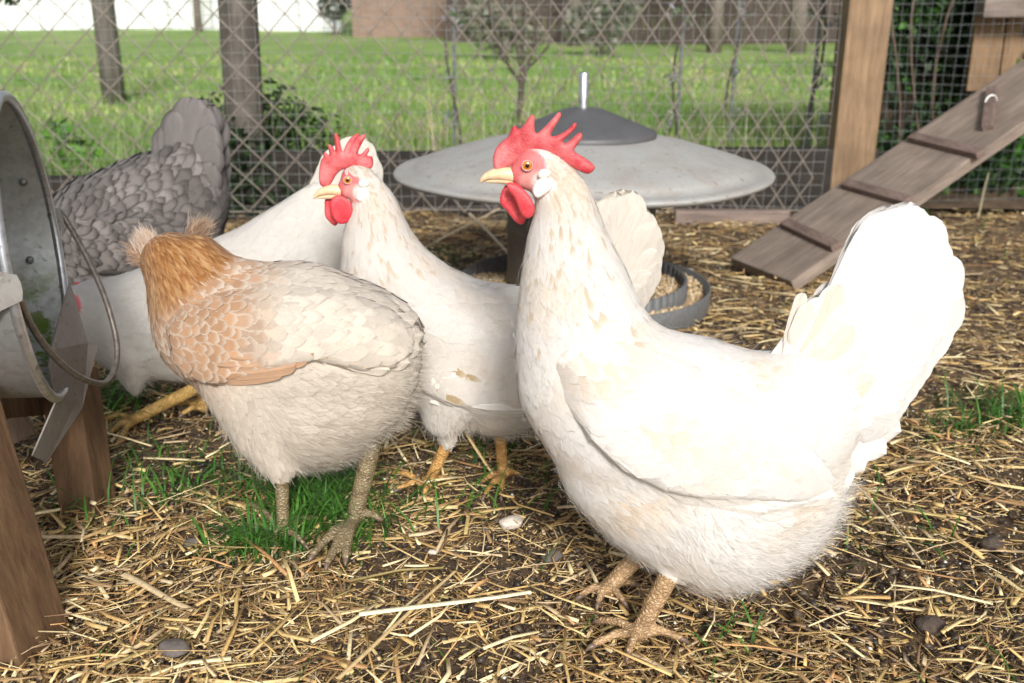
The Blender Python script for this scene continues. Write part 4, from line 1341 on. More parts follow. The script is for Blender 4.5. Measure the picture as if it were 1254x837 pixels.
# ================================================================== THE BUCKET ON ITS STAND
M_BUCK = mat_galv('bucket_zinc', (.50, .53, .52), moss=True, metal=.5, rough=.48, dirty=.45)
M_BUCKO = mat_galv('bucket_zinc_outside', (.26, .27, .27), metal=.6, rough=.42, dirty=.35)
M_EAR = mat_galv('ear_zinc', (.30, .30, .29), metal=.6, rough=.4, dirty=.4, sp_=.08)
M_BUCK2 = mat_galv('bent_zinc_plate', (.27, .25, .235), metal=.35, rough=.5, dirty=.4, sp_=.06)
M_WIRE = mat_simple('rusty_wire', (.20, .175, .155), .45, .6, 150, .35, .4)
BC = Vector((-.4447, .9336, .3220))
bn = Vector((.957, .284, .056)).normalized()
bt = bn.cross(Vector((0, 0, 1))).normalized()        # horizontal, towards the camera side
if bt.y > 0: bt = -bt
bu = bt.cross(bn).normalized()
if bu.z < 0: bu = -bu
bk = empty('metal_bucket', BC, 'galvanised metal bucket lying on its side with wire handle and bent plate at its mouth', 'bucket')
RB = .1402
MB = Matrix((bt, bu, bn)).transposed().to_4x4(); MB.translation = BC
def bucket_part(name, prof, mat, seg=72):
    bm = lathe(prof, seg)
    bmesh.ops.transform(bm, matrix=MB, verts=bm.verts)
    return bm_obj(name, bm, mat, bk, smooth=True)
bucket_part('bucket_wall', [(RB - .001, -.004), (RB - .012, -.085), (RB - .014, -.089), (RB - .0165, -.092), (RB - .034, -.25), (RB - .036, -.262), (0, -.262)], M_BUCKO)
bucket_part('bucket_lining', [(RB - .0022, -.004), (RB - .0133, -.084), (RB - .0153, -.088), (RB - .0178, -.092), (RB - .0353, -.25), (RB - .0375, -.2595), (0, -.2595)], M_BUCK)
pr = [(RB + .0045 * math.cos(q), .0045 * math.sin(q) - .002) for q in np.linspace(0, 2 * math.pi, 13)]
bucket_part('rim_bead', pr, M_PIPE)
# seam strap and rivets inside the far wall
for k, (ang, zz_) in enumerate(((160, -.02), (160, -.05), (196, -.03), (-8, -.03), (8, -.03), (-8, -.055))):
    q = R(ang); rin = RB - .004 + zz_ * .11
    inward = abs(ang) > 90
    dirv = bt * math.cos(q) + bu * math.sin(q)
    p_ = BC + dirv * (rin - .001 if inward else rin + .004) + bn * zz_
    bm = bmesh.new(); bmesh.ops.create_uvsphere(bm, u_segments=12, v_segments=8, radius=.0042)
    bmesh.ops.transform(bm, matrix=Matrix.Translation(p_), verts=bm.verts)
    bm_obj('rivet', bm, M_EAR, bk, smooth=True)
# ears: a plate on each side with a hole for the handle
for sgn in (1, -1):
    pts = []
    bm = bmesh.new()
    loops = []
    cpos = BC + bt * sgn * (RB + .003) + bn * -.028
    for off in (0, .0022):
        lp = []
        for q in np.linspace(0, 2 * math.pi, 22, endpoint=False):
            rx = .032 if math.sin(q) < 0 else .022
            lp.append(bm.verts.new(cpos + bt * sgn * off + bu * math.cos(q) * .026 + bn * (math.sin(q) * rx + (.014 if abs(math.cos(q)) < .5 and math.sin(q) > 0 else 0))))
        loops.append(lp)
    for k in range(22):
        bm.faces.new((loops[0][k], loops[0][(k + 1) % 22], loops[1][(k + 1) % 22], loops[1][k]))
    bm.faces.new(loops[0][::-1]); bm.faces.new(loops[1])
    bm_obj('handle_ear', bm, M_EAR, bk)
# hanging handle
hp = [(20, 384, .80), (15, 368, .80), (24, 368, .805), (40, 402, .83), (62, 432, .86), (88, 456, .90), (112, 468, .94), (130, 468, .975), (141, 450, 1.0), (143, 420, 1.02), (132, 375, 1.04), (116, 335, 1.06), (95, 294, 1.08), (78, 266, 1.09), (70, 258, 1.085)]
bm_obj('handle', tube(catmull([P(*q) for q in hp], 6), .0031, 12), M_WIRE, bk, smooth=True)
# folded plate below the mouth
def plate(faces, mat, thick=.0016, name='feed_plate'):
    bm = bmesh.new()
    vs = {}
    for f in faces:
        loop = []
        for q in f:
            if q not in vs: vs[q] = bm.verts.new(P(*q))
            loop.append(vs[q])
        bm.faces.new(loop)
    bmesh.ops.recalc_face_normals(bm, faces=bm.faces)
    bmesh.ops.solidify(bm, geom=bm.faces[:], thickness=thick)
    return bm_obj(name, bm, mat, bk)
A_ = (84, 346, 1.02); B_ = (106, 420, 1.0); C_ = (118, 425, 1.01); D_ = (99, 500, .965); E_ = (93, 490, .955); F_ = (66, 494, .90); H_ = (58, 452, .885); I_ = (60, 430, .90)
plate([(A_, B_, E_, F_, H_, I_), (B_, C_, D_, E_), (F_, E_, (52, 565, .885), (38, 558, .86)), (E_, D_, (54, 568, .89), (52, 565, .885))], M_BUCK2)
# the wooden stand
M_STAND = mat_wood('stand_timber', (.085, .045, .020), (.20, .115, .058), (40, 40, 5))
M_STAND2 = mat_wood('stand_timber_grey', (.15, .105, .08), (.29, .215, .17), (40, 40, 5))
st = empty('bucket_stand', P(10, 600, .85), 'rough timber stand with slanting legs carrying the metal bucket at the left edge', 'stand')
def yslab(name, p0, p1, wx, wy, mat, side=None):
    """beam with rectangular section whose wide face looks towards the camera"""
    return bm_obj(name, beam_bm(p0, p1, wx, wy, up=Vector((.15, 1, 0)), bevel=.0025), mat, st, loc=(Vector(p0) + Vector(p1)) / 2)
g0 = G(20, 815); yslab('leg', Vector((g0.x - .014, g0.y + .02, -.01)), P(-96, 455, .80), .075, .07, M_STAND)
g1 = G(100, 632); yslab('leg', Vector((g1.x, g1.y + .02, -.01)), P(84, 455, 1.06), .046, .042, M_STAND)
g2 = G(30, 600); yslab('leg', Vector((g2.x - .10, g2.y + .05, -.01)), P(-20, 470, 1.07), .045, .042, M_STAND2)
bm_obj('cross_rail', beam_bm(P(-90, 500, .86), P(40, 492, 1.08), .045, .03, bevel=.002), M_STAND, st)
bm_obj('cross_rail', beam_bm(P(-60, 560, 1.05), P(34, 512, 1.09), .035, .03, bevel=.002), M_STAND2, st)

# ================================================================== THE RAMP AND THE COOP
M_RAMP = mat_wood('ramp_board', (.18, .14, .112), (.32, .26, .215), (5, 60, 60))
M_CLEAT = mat_wood('cleat_wood', (.12, .085, .068), (.23, .165, .14), (60, 5, 60))
r0 = Vector((.478, 2.13, 0)); r1 = Vector((.557, 1.93, 0))
wdir = (r1 - r0).normalized()
run = Vector((-wdir.y, wdir.x, 0)); run = run if run.x > 0 else -run
slope = math.atan(.528)
rd = (run * math.cos(slope) + Vector((0, 0, 1)) * math.sin(slope)).normalized()
rn_ = wdir.cross(rd); rn_ = rn_ if rn_.z > 0 else -rn_
rc = (r0 + r1) / 2
RM = Matrix((rd, -wdir, rn_)).transposed()
ramp = empty('ramp', rc, 'weathered wooden plank ramp with nailed cleats leading up to the coop', 'ramp')
def ramp_box(name, s0, s1, w0, w1, t0, t1, mat, rot=0.0, bev=.003):
    c = rc + rd * (s0 + s1) / 2 + (-wdir) * (w0 + w1) / 2 + rn_ * (t0 + t1) / 2
    M_ = RM @ Matrix.Rotation(rot, 3, 'Z')
    bm = bmesh.new()
    add_box(bm, (0, 0, 0), (abs(s1 - s0), abs(w1 - w0), abs(t1 - t0)), None, bev)
    o = bm_obj(name, bm, mat, None)
    o.matrix_world = Matrix.Translation(c - rc) @ M_.to_4x4()
    o.parent = ramp
    return o
ramp_box('ramp_board', 0, 1.35, -.1075, .1075, .004, .030, M_RAMP)
def on_ramp(px, py):
    d = ray(px, py); t = (rc + rn_ * .03 - CAMP).dot(rn_) / d.dot(rn_); p_ = CAMP + d * t - rc
    return p_.dot(rd), p_.dot(-wdir)
for (xa, ya, xb, yb) in ((962, 276, 1026, 306), (1036, 228, 1114, 250), (1117, 171, 1203, 192)):
    sa, wa = on_ramp(xa, ya); sb, wb = on_ramp(xb, yb)
    p0 = rc + rd * sa - wdir * wa + rn_ * .036; p1 = rc + rd * sb - wdir * wb + rn_ * .036
    bm = beam_bm(p0, p1, .024, .014, up=rn_, bevel=.002)
    bm_obj('cleat', bm, M_CLEAT, ramp, loc=(p0 + p1) / 2)
sa, wa = on_ramp(1216, 112); sb, wb = on_ramp(1210, 160)
p0 = rc + rd * sa - wdir * wa + rn_ * .036; p1 = rc + rd * sb - wdir * wb + rn_ * .036
o = bm_obj('cleat', beam_bm(p0, p1, .022, .016, up=rn_, bevel=.002), M_CLEAT, ramp, loc=(p0 + p1) / 2)
o['label'] = 'loose cleat turned askew and tied with pale string'
pm = p0.lerp(p1, .35)
bm_obj('string', tube([pm + rd * .016 * math.cos(q) * 1.0 + rn_ * .014 * math.sin(q) for q in np.linspace(0, 2 * math.pi, 14)], .0022, 6, cap=False), mat_simple('string', (.7, .7, .68), .7), ramp, smooth=True)
# light pine post in the fence line
M_PINE = mat_wood('pine_post', (.18, .115, .062), (.32, .215, .125), (45, 45, 3))
pb = P(1033, 250, 2.77)
post = bm_obj('fence_post', beam_bm(Vector((pb.x, 2.77, -.02)), Vector((pb.x + .012, 2.77, 1.5)), .112, .09, up=Vector((0, 1, 0)), bevel=.006), M_PINE, None, loc=(pb.x, 2.77, 0))
tag(post, 'light brown square timber post beside the foot of the ramp', 'post')
# the coop wall seen at the top right
M_COOP = mat_wood('coop_board', (.17, .10, .05), (.33, .22, .12), (45, 45, 3))
M_COOPG = mat_wood('coop_beam', (.15, .12, .10), (.27, .22, .19), (4, 50, 50))
coop = empty('chicken_coop', (1.75, 3.1, 0), 'brown timber chicken coop wall behind the top of the ramp', 'coop')
x0c = P(1196, 60, 3.0).x
for i in range(6):
    xa = x0c + .005 + i * .092
    bm_obj('board', beam_bm(Vector((xa + .044, 3.05 + .004 * (i % 2), .30)), Vector((xa + .044, 3.05 + .004 * (i % 2), 1.3)), .086, .018, up=Vector((0, 1, 0)), bevel=.002), M_COOP, coop, loc=(xa + .044, 3.05, .6))
bz = P(1220, 10, 2.95).z
bm_obj('beam', beam_bm(Vector((x0c - .02, 2.97, bz)), Vector((x0c + .62, 2.97, bz)), .06, .05, bevel=.004), M_COOPG, coop, loc=(x0c + .3, 2.97, bz))

# ================================================================== THE WIRE FENCE
M_LINK = mat_simple('chain_wire', (.27, .235, .20), .5, .35, 90, .25, .2)
M_MESH = mat_simple('mesh_wire', (.30, .30, .29), .5, .4, 90, .25, .2)
FY = 2.66
fence = empty('wire_fence', (0, FY, 0), 'chain-link fence backed with fine square mesh along the back of the run', 'fence')
def prism(p0, p1, r, Vs, Fs, n):
    """triangular wire from p0 to p1 (arrays)"""
    d = p1 - p0; d = d / (np.linalg.norm(d) + 1e-9)
    a = np.array((0, 1., 0)); b = np.cross(d, a); b /= np.linalg.norm(b) + 1e-9
    for p in (p0, p1):
        for q in (0, 2.094, 4.189):
            Vs.append(p + (a * math.cos(q) + b * math.sin(q)) * r)
    for k in range(3):
        k2 = (k + 1) % 3
        Fs.append((n + k, n + k2, n + 3 + k2, n + 3 + k))
def wire_obj(name, segs, r, mat, parent):
    Vs, Fs = [], []
    for p0, p1 in segs:
        prism(np.array(p0, float), np.array(p1, float), r, Vs, Fs, len(Vs))
    return link(name, fastmesh(name, np.array(Vs), np.array(Fs)), mat, parent)
xs = [-2.9]
while xs[-1] < .80:
    x_ = xs[-1]
    xs.append(x_ + .5 * np.interp(x_, [-.8, -.1, .4], [.092, .072, .062]))
def warp(x, z):
    return FY + .012 * math.sin(x * 3.1 + 1) * math.sin(z * 5) + .006 * math.sin(x * 9 + z * 7)
for i in range(0, len(xs) - 2, 1):
    hz = float(np.interp(xs[i], [-.8, -.1, .4], [.095, .088, .080])) / 2
    segs = []
    nz_ = int(1.25 / .0475)
    for k in range(nz_):
        z0, z1 = .02 + k * .0475 * .95, .02 + (k + 1) * .0475 * .95
        a_, b_ = (xs[i], xs[i + 1]) if (k + i) % 2 == 0 else (xs[i + 1], xs[i])
        if (k + i) % 2: oy = .0022
        else: oy = -.0022
        jx = .0025 * math.sin(i * 3.3 + k * 5.1)
        segs.append(((a_ + jx * 0, warp(a_, z0) + oy, z0), (b_, warp(b_, z1) + oy, z1)))
    wire_obj('wire', segs, .0020, M_LINK, fence)
def square_mesh(name, x0, x1, z0, z1, pitch, y, r, mat, parent, wob=.004):
    segs = []
    nx = int((x1 - x0) / pitch); nz_ = int((z1 - z0) / pitch)
    def q(i, k):
        x_ = x0 + i * pitch; z_ = z0 + k * pitch
        return (x_ + wob * math.sin(z_ * 6 + i * .4), y + .01 * math.sin(x_ * 4 + z_ * 3), z_ + wob * math.sin(x_ * 5 + k * .3))
    for i in range(nx + 1):
        for k in range(0, nz_, 2): segs.append((q(i, k), q(i, min(k + 2, nz_))))
    for k in range(nz_ + 1):
        for i in range(0, nx, 2): segs.append((q(i, k), q(min(i + 2, nx), k)))
    o = wire_obj(name, segs, r, mat, parent); o['kind'] = 'stuff'
    return o
square_mesh('mesh_wire', -2.9, .84, .0, 1.2, .030, FY + .03, .0007, M_MESH, fence)
for zz_ in (.02, .62, 1.2):
    bm_obj('tension_wire', tube([Vector((-2.9 + k * .25, FY + .015 + .004 * math.sin(k), zz_ + .004 * math.sin(k * 1.3))) for k in range(16)], .0018, 5), M_LINK, fence)
f2 = empty('mesh_panel', (1.4, 2.78, 0), 'fine square wire mesh panel between the pine post and the coop, ivy behind it', 'fence')
square_mesh('mesh_wire', .97, 1.46, .0, 1.2, .026, 2.80, .0005, mat_simple('bright_mesh', (.24, .26, .26), .5, .4), f2, wob=.007)
# sleepers along the foot of the fence
M_SLEEP = mat_wood('old_sleeper', (.010, .008, .006), (.036, .028, .022), (4, 50, 50))
for i, (xa, xb, zt, th, lab) in enumerate(((-3.1, -.86, .10, .05, 'dark old timber sleeper behind the blue-grey hen at the foot of the fence'), (-.855, .10, .165, .05, 'dark old timber sleeper behind the fence left of the round feeder'), (.105, .98, .175, .05, 'dark old timber sleeper behind the fence between the feeder and the pine post'))):
    yy = FY + .085
    bm = bmesh.new(); add_box(bm, ((xa + xb) / 2, yy + .004 * i, zt / 2 - .01), (xb - xa - .006, th, zt + .02), None, .006)
    o = bm_obj('timber_sleeper', bm, M_SLEEP, None, loc=((xa + xb) / 2, yy, 0)); tag(o, lab, 'sleeper', 'sleepers along the fence foot')
pA, pB = P(825, 278, FY - .05), P(965, 270, FY - .05)
bm = bmesh.new(); add_box(bm, ((pA.x + pB.x) / 2, FY - .05, .018), (pB.x - pA.x, .035, .035), Matrix.Rotation(.0, 3, 'Z'), .004)
o = bm_obj('timber_rail', bm, mat_wood('low_rail', (.16, .12, .10), (.28, .22, .19), (4, 50, 50)), None, loc=((pA.x + pB.x) / 2, FY - .05, 0)); tag(o, 'short low timber rail lying at the fence foot right of the feeder', 'rail')
# posts behind the fence
M_POST = mat_wood('weathered_post', (.06, .055, .045), (.17, .155, .135), (40, 40, 3))
def wpost(px, Y_, wpx, lab, lean=0.0):
    c = P(px, 140, Y_); wv = wpx * depth(c) / FPX
    pts = [Vector((c.x + lean * z, Y_, z)) for z in (-.02, .3, .6, .9, 1.2, 1.6)]
    bm = tube(pts, [wv * .52, wv * .5, wv * .5, wv * .49, wv * .5, wv * .48], 14)
    o = bm_obj('fence_post', bm, M_POST, None, loc=(c.x, Y_, 0), smooth=True)
    return tag(o, lab, 'post', 'weathered posts')
wpost(297, 2.80, 46, 'thick weathered grey post against the back of the fence behind the white hens', .02)
wpost(142, 5.9, 27, 'slimmer weathered grey post out on the lawn, left of the thick one', .0)

# ================================================================== BEYOND THE FENCE
M_LEAF = mat_col('leaf', .5, (60, 60, 60), .3, .2)
def leaf_cloud(name, C, rad, n, size, pal, parent=None, shell=.5, zmin=None):
    """leaf-sized folded quads spread through a lumpy volume; C: list of blobs (centre, radius)"""
    k = RNG.integers(0, len(C), n)
    cc = np.array([c for c, r in C])[k]; rr = np.array([r for c, r in C])[k]
    d = RNG.normal(0, 1, (n, 3)); d /= np.linalg.norm(d, axis=1, keepdims=True)
    q = cc + d * (rr * (shell + (1 - shell) * RNG.random(n)) ** 1.0)[:, None] * np.array(rad)
    if zmin is not None: q[:, 2] = np.maximum(q[:, 2], zmin + RNG.random(n) * .03)
    a = RNG.normal(0, 1, (n, 3)); a /= np.linalg.norm(a, axis=1, keepdims=True)
    b = np.cross(a, RNG.normal(0, 1, (n, 3))); b /= np.linalg.norm(b, axis=1, keepdims=True)
    s = size * (.6 + .8 * RNG.random(n))
    V = np.stack([q - a * s[:, None], q + b * s[:, None] * .45, q + a * s[:, None], q - b * s[:, None] * .45], 1)
    F = (np.arange(n) * 4)[:, None] + np.arange(4)[None]
    me = fastmesh(name, V.reshape(-1, 3), F, False)
    Cc = pal[RNG.integers(0, len(pal), n)] * (.65 + .6 * RNG.random(n))[:, None]
    attr_col(me, 'Col', np.repeat(Cc, 4, 0))
    return link(name, me, M_LEAF, parent)
DG = np.array([(.025, .065, .02), (.04, .09, .025), (.02, .045, .018), (.05, .12, .03)])
# dark clump at the foot of the thick post
pc = P(300, 240, 2.95)
cl = empty('shrub', (pc.x, pc.y, 0), 'dark leafy shrub at the foot of the thick grey post behind the fence', 'shrub')
leaf_cloud('foliage', [((pc.x + dx, pc.y + dy, z), .13) for dx, dy, z in ((-.05, 0, .07), (.06, .02, .12), (.13, .05, .08), (-.02, .03, .2), (.08, .0, .22), (.0, 0, .1), (.17, .03, .16), (-.03, -.2, .06), (.04, -.2, .10), (.10, -.2, .05), (.0, -.2, .16))], (1, .6, 1), 4200, .014, DG * .6, cl)
bm_obj('stem', tube([(pc.x, pc.y, -.02), (pc.x + .02, pc.y, .12), (pc.x, pc.y, .25)], [.008, .006, .003], 6), M_SLEEP, cl)
# leafy weeds on the lawn edge, left
wc = P(80, 190, 3.1)
wd_ = empty('weed', (wc.x, wc.y, 0), 'broad-leaved green weed in the grass above the blue-grey hen', 'weed')
leaf_cloud('leaves', [((wc.x + dx, wc.y, z), .05) for dx, z in ((0, .08), (.06, .12), (-.08, .05), (.1, .04), (-.02, .17))], (1, .6, .9), 120, .022, np.array([(.10, .26, .03), (.14, .34, .04), (.06, .17, .03)]), wd_)
o = link('shade_soil_sheet', grid_mesh('shade_soil_sheet', .93, 3.6, 2.70, 3.75, 120, 50, lambda X, Y: .018 + .008 * np.sin(X * 9) * np.sin(Y * 13)), M_SOIL)  # dark soil sheet added in place of the shade under the ramp
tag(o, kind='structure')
# ivy behind the mesh panel with the paling fence it grows on
ivx = (1.16, 1.9)
pf = empty('paling_fence', (1.36, 3.32, 0), 'dark paling fence almost covered by ivy behind the fine mesh', 'fence')
M_PAL = mat_wood('dark_paling', (.03, .022, .015), (.09, .065, .04), (45, 45, 3))
for i in range(20):  # palings run on behind the ramp to darken its shade
    xa = ivx[0] - .05 + i * .085
    bm_obj('paling', beam_bm(Vector((xa, 3.34, 0)), Vector((xa, 3.34, 1.4)), .08, .015, up=Vector((0, 1, 0)), bevel=0), M_PAL, pf, loc=(xa, 3.34, .7))
iv = empty('ivy', (1.3, 3.2, 0), 'dark glossy ivy climbing the paling fence beside the coop', 'ivy')
leaf_cloud('leaves', [((RNG.uniform(1.10, 1.66), 3.2, z), .11) for z in np.linspace(.03, 1.0, 60)] + [((x_, RNG.uniform(2.9, 3.3), .04), .10) for x_ in np.linspace(1.1, 2.4, 30)] + [((x_, 3.15, .2), .13) for x_ in np.linspace(1.3, 2.4, 16)], (1, .45, 1), 13000, .018, np.concatenate([DG * .75, DG * .6, DG, np.array([(.08, .22, .03)])]), iv)  # low leaves carried on to the right as dark fill for the ramp's shade
leaf_cloud('leaves', [((RNG.uniform(1.42, 1.62), 3.05, z), .07) for z in np.linspace(.12, .5, 12)], (1, .5, 1), 600, .018, np.array([(.07, .20, .03), (.10, .28, .04), (.04, .1, .02)]), iv)
for k in range(7):
    x_ = 1.04 + k * .09; pts = [Vector((x_ + .05 * math.sin(z * 5 + k), 3.14, z)) for z in np.linspace(0, 1.0, 9)]
    bm_obj('stem', tube(pts, .0035, 5), mat_simple('ivy_stem', (.13, .085, .06), .8) if k == 0 else bpy.data.materials['ivy_stem'], iv)
# bare shrub standing behind the fence over the feeder
M_BARK = mat_simple('dark_bark', (.085, .065, .055), .85, 0, 60, .4, .5)
bs = P(640, 150, 3.25)
sh = empty('bare_shrub', (bs.x, bs.y, 0), 'leafless dark-stemmed shrub behind the fence, above the feeder hood', 'shrub')
bm_obj('trunk', tube([(bs.x - .02, bs.y, -.02), (bs.x - .01, bs.y, .2), (bs.x, bs.y, .36)], [.012, .010, .009], 8), M_BARK, sh, smooth=True)
for k, (dx, dz, r_) in enumerate(((-.12, .34, .007), (.06, .38, .007), (-.05, .45, .005), (.16, .33, .005), (.0, .5, .005))):
    p0 = Vector((bs.x, bs.y, .30 + .012 * k)); p1 = p0 + Vector((dx, .03 * math.sin(k), dz))
    bm_obj('branch', tube(catmull([p0, p0.lerp(p1, .4) + Vector((dx * .2, 0, -.02)), p1, p1 + Vector((dx * .1, 0, .3))], 4), [r_ * (1 - .05 * j) for j in range(13)], 6), M_BARK, sh, smooth=True)
# slim climbing stems with faded mauve flowers tied to stakes
M_STK = mat_simple('grey_stake', (.16, .17, .17), .7, 0, 50, .3)
for k, (px, Y_, lab) in enumerate(((556, 3.1, 'thin grey staked climber with faded flowers left of the bare shrub'), (828, 3.1, 'thin dark staked climber with mauve flowers just right of the feeder hood'), (893, 3.3, 'pale flowering stem on a stake between the climber and the pine post'), (990, 3.0, 'mauve flowering stem close beside the pine post'))):
    c = P(px, 160, Y_)
    t = empty('staked_climber', (c.x, c.y, 0), lab, 'climber', 'staked climbers behind the fence')
    bm_obj('stake', tube([(c.x, c.y, 0), (c.x + .01, c.y, .9)], .006, 6), M_STK, t)
    bm_obj('stem', tube([(c.x + .02 * math.sin(z * 11 + k), c.y - .015, z) for z in np.linspace(0, .85, 12)], .004, 5), M_BARK, t)
    o_ = leaf_cloud('flowers', [((c.x + RNG.normal(0, .02), c.y - .02, z), .028) for z in (.22, .34, .50, .52, .66)], (1, .7, 1.2), 110, .009, np.array([(.38, .36, .48), (.45, .44, .42), (.12, .2, .07), (.3, .3, .3)]), t, shell=.2); o_['kind'] = 'stuff'
# far things ------------------------------------------------------
M_WHITE = mat_simple('white_sheet', (.78, .80, .82), .6, 0, 2, .04, .05)
wf = empty('white_shed', (-7.5, 22.5, 0), 'long pale white shed wall across the far end of the lawn', 'shed')
xl, xr = P(-900, 30, 22.3).x, P(418, 30, 22.3).x
nx = 25
for i in range(nx):
    xa = xl + (xr - xl) * i / nx; xb = xl + (xr - xl) * (i + 1) / nx
    bm = bmesh.new(); add_box(bm, ((xa + xb) / 2, 22.4 + .02 * (i % 2), 1.3), (xb - xa - .03, .12, 2.7), None, .01)
    bm_obj('wall_panel', bm, M_WHITE, wf)
bm = bmesh.new(); add_box(bm, ((xl + xr) / 2, 24.5, 2.75), (xr - xl + .6, 4.8, .14), Matrix.Rotation(.06, 3, 'X'), .01)
bm_obj('roof', bm, mat_simple('pale_roof', (.5, .52, .54), .5), wf)
def mat_brick():
    m = NT('brick'); br = m.n('ShaderNodeTexBrick'); br.inputs['Scale'].default_value = 5
    mp = m.coord('Object'); mm = m.n('ShaderNodeMapping'); mm.inputs['Rotation'].default_value = (R(90), 0, 0); m.l(mp, mm.inputs[0]); m.l(mm.outputs[0], br.inputs[0])
    br.inputs[1].default_value = (.20, .125, .095, 1); br.inputs[2].default_value = (.27, .18, .135, 1); br.inputs[3].default_value = (.24, .20, .17, 1)
    m.base(br.outputs[0]); m.set(Roughness=.85); return m.m
bh = empty('brick_house', (P(485, 40, 17.5).x, 17.5, 0), 'reddish brick house at the end of the lawn, right of the white shed', 'house')
xa, xb = P(432, 40, 17.5).x, P(560, 40, 17.5).x
bm = bmesh.new(); add_box(bm, ((xa + xb) / 2, 18.5, 1.35), (xb - xa, 2.0, 2.8), None, .01); bm_obj('wall', bm, mat_brick(), bh)
bm = bmesh.new(); add_box(bm, ((xa + xb) / 2, 18.4, 2.9), (xb - xa + .5, 2.8, .25), Matrix.Rotation(.12, 3, 'X'), .02); bm_obj('roof', bm, mat_simple('roof_tile', (.2, .1, .08), .8), bh)
# brown paling fence across the back
M_FFAR = mat_wood('far_paling', (.045, .032, .027), (.095, .068, .054), (12, 12, 1))
ff = empty('boundary_fence', (4.0, 15.2, 0), 'tall dark brown paling fence along the far edge of the lawn', 'fence')
xa, xb = P(545, 40, 15.2).x, P(1420, 40, 15.2).x
npal = 72
pal_me = None
for i in range(npal):
    xx_ = xa + (xb - xa) * (i + .5) / npal
    if pal_me is None:
        bm = bmesh.new(); add_box(bm, (0, 0, .95), ((xb - xa) / npal - .012, .03, 1.9)); pal_me = bpy.data.meshes.new('paling'); bm.to_mesh(pal_me); bm.free(); pal_me.materials.append(M_FFAR)
    o = bpy.data.objects.new('paling', pal_me); COL.objects.link(o); o.parent = ff
    o.location = (xx_ - 4.0, .012 * (i % 2), random.uniform(-.03, .02))
for z_ in (.4, 1.5):
    bm = bmesh.new(); add_box(bm, ((xa + xb) / 2, 15.27, z_), (xb - xa, .05, .09)); bm_obj('rail', bm, M_FFAR, ff)
# trees and shrubs by the boundary
def tree(px, Y_, h, wpx, crown_r, lab, pal, n=1600, leaf=.08, crown_z=None, kind='tree'):
    c = P(px, 60, Y_); wv = wpx * depth(c) / FPX
    t = empty(kind, (c.x, Y_, 0), lab, kind.replace('_', ' '), 'trees and shrubs beyond the lawn')
    pts = [Vector((c.x + .08 * math.sin(z * 1.3 + px), Y_, z * h)) for z in np.linspace(-.01, 1, 7)]
    bm_obj('trunk', tube(pts, [wv * .55 * (1.1 - .5 * k / 6) for k in range(7)], 9), M_TRK, t, smooth=True)
    for k in range(4):
        a = k * 1.7 + px; p0 = pts[3 + k % 3]
        bm_obj('limb', tube([p0, p0 + Vector((math.cos(a) * .4, math.sin(a) * .3, .5)), p0 + Vector((math.cos(a) * .8, math.sin(a) * .6, 1.1))], [wv * .22, wv * .15, wv * .06], 6), M_TRK, t, smooth=True)
    cz = crown_z or h
    bl = [((c.x + RNG.normal(0, crown_r * .45), Y_ + RNG.normal(0, crown_r * .4), cz + RNG.normal(0, crown_r * .35)), crown_r * RNG.uniform(.35, .6)) for _ in range(12)]
    leaf_cloud('crown', bl, (1, 1, .8), n, leaf, pal, t)
M_TRK = mat_simple('tree_bark', (.15, .125, .105), .85, 0, 14, .3, .5)
tree(970, 12.5, 3.2, 20, 1.3, 'slender grey tree trunk near the pine post at the far side of the lawn', DG)
tree(868, 12.8, 3.4, 16, 1.2, 'thin grey tree standing before the brown paling fence right of centre', DG)
tree(700, 14.2, 3.4, 13, 1.2, 'small tree against the paling fence behind the feeder pipe', DG)
tree(250, 21.0, 2.6, 9, .9, 'small pale tree in front of the long white shed', DG)
def bush(px, Y_, blobs, pal, lab, n, leaf):
    c = P(px, 60, Y_)
    t = empty('shrub', (c.x, Y_, 0), lab, 'shrub', 'trees and shrubs beyond the lawn')
    leaf_cloud('foliage', [((c.x + a, Y_ + b_, z), r_) for a, b_, z, r_ in blobs], (1, 1, 1), n, leaf, pal, t, zmin=.02)
    bm_obj('stem', tube([(c.x, Y_, -.02), (c.x + .03, Y_, .3)], [.03, .02], 6), M_BARK, t)
bush(410, 19.5, [(0, 0, .5, .3), (.1, 0, .9, .28), (-.1, 0, 1.3, .25), (0, .1, 1.7, .22)], np.array([(.10, .12, .09), (.06, .09, .05), (.14, .15, .12)]), 'dark columnar bush between the white shed and the brick house', 1500, .06)
bush(612, 10.5, [(0, 0, .3, .28), (.25, 0, .25, .22), (-.2, 0, .4, .22)], np.array([(.2, .2, .15), (.15, .18, .11), (.26, .24, .18)]), 'grey-green shrub on the lawn behind the bare stems', 1100, .04)
bush(735, 11.5, [(0, 0, .3, .3), (.2, 0, .5, .25), (-.2, .1, .35, .22)], np.array([(.2, .22, .16), (.3, .28, .24), (.12, .16, .09)]), 'pale twiggy shrub on the lawn above the feeder hood', 1100, .04)
bush(1090, 9.0, [(0, 0, .3, .4), (.4, 0, .5, .4), (.8, 0, .6, .4), (-.2, 0, .2, .25)], DG * 1.2, 'dark green shrubs beyond the pine post', 2200, .05)
# leafy twig hanging into the top left corner, in front of the far shed
tw = P(20, 5, 3.4)
t = empty('hanging_branch', tw, 'dark leafy branch end hanging in at the top left corner', 'branch')
leaf_cloud('leaves', [((tw.x + dx, tw.y, tw.z + dz), .045) for dx, dz in ((-.08, .03), (-.02, .02), (.05, .035), (-.14, .0), (.1, .06))], (1, .6, .6), 160, .02, DG, t, shell=.2)
bm_obj('twig', tube([tw + Vector((-.5, 0, .2)), tw + Vector((-.1, 0, .04)), tw + Vector((.1, 0, .03))], [.006, .004, .002], 6), M_BARK, t)

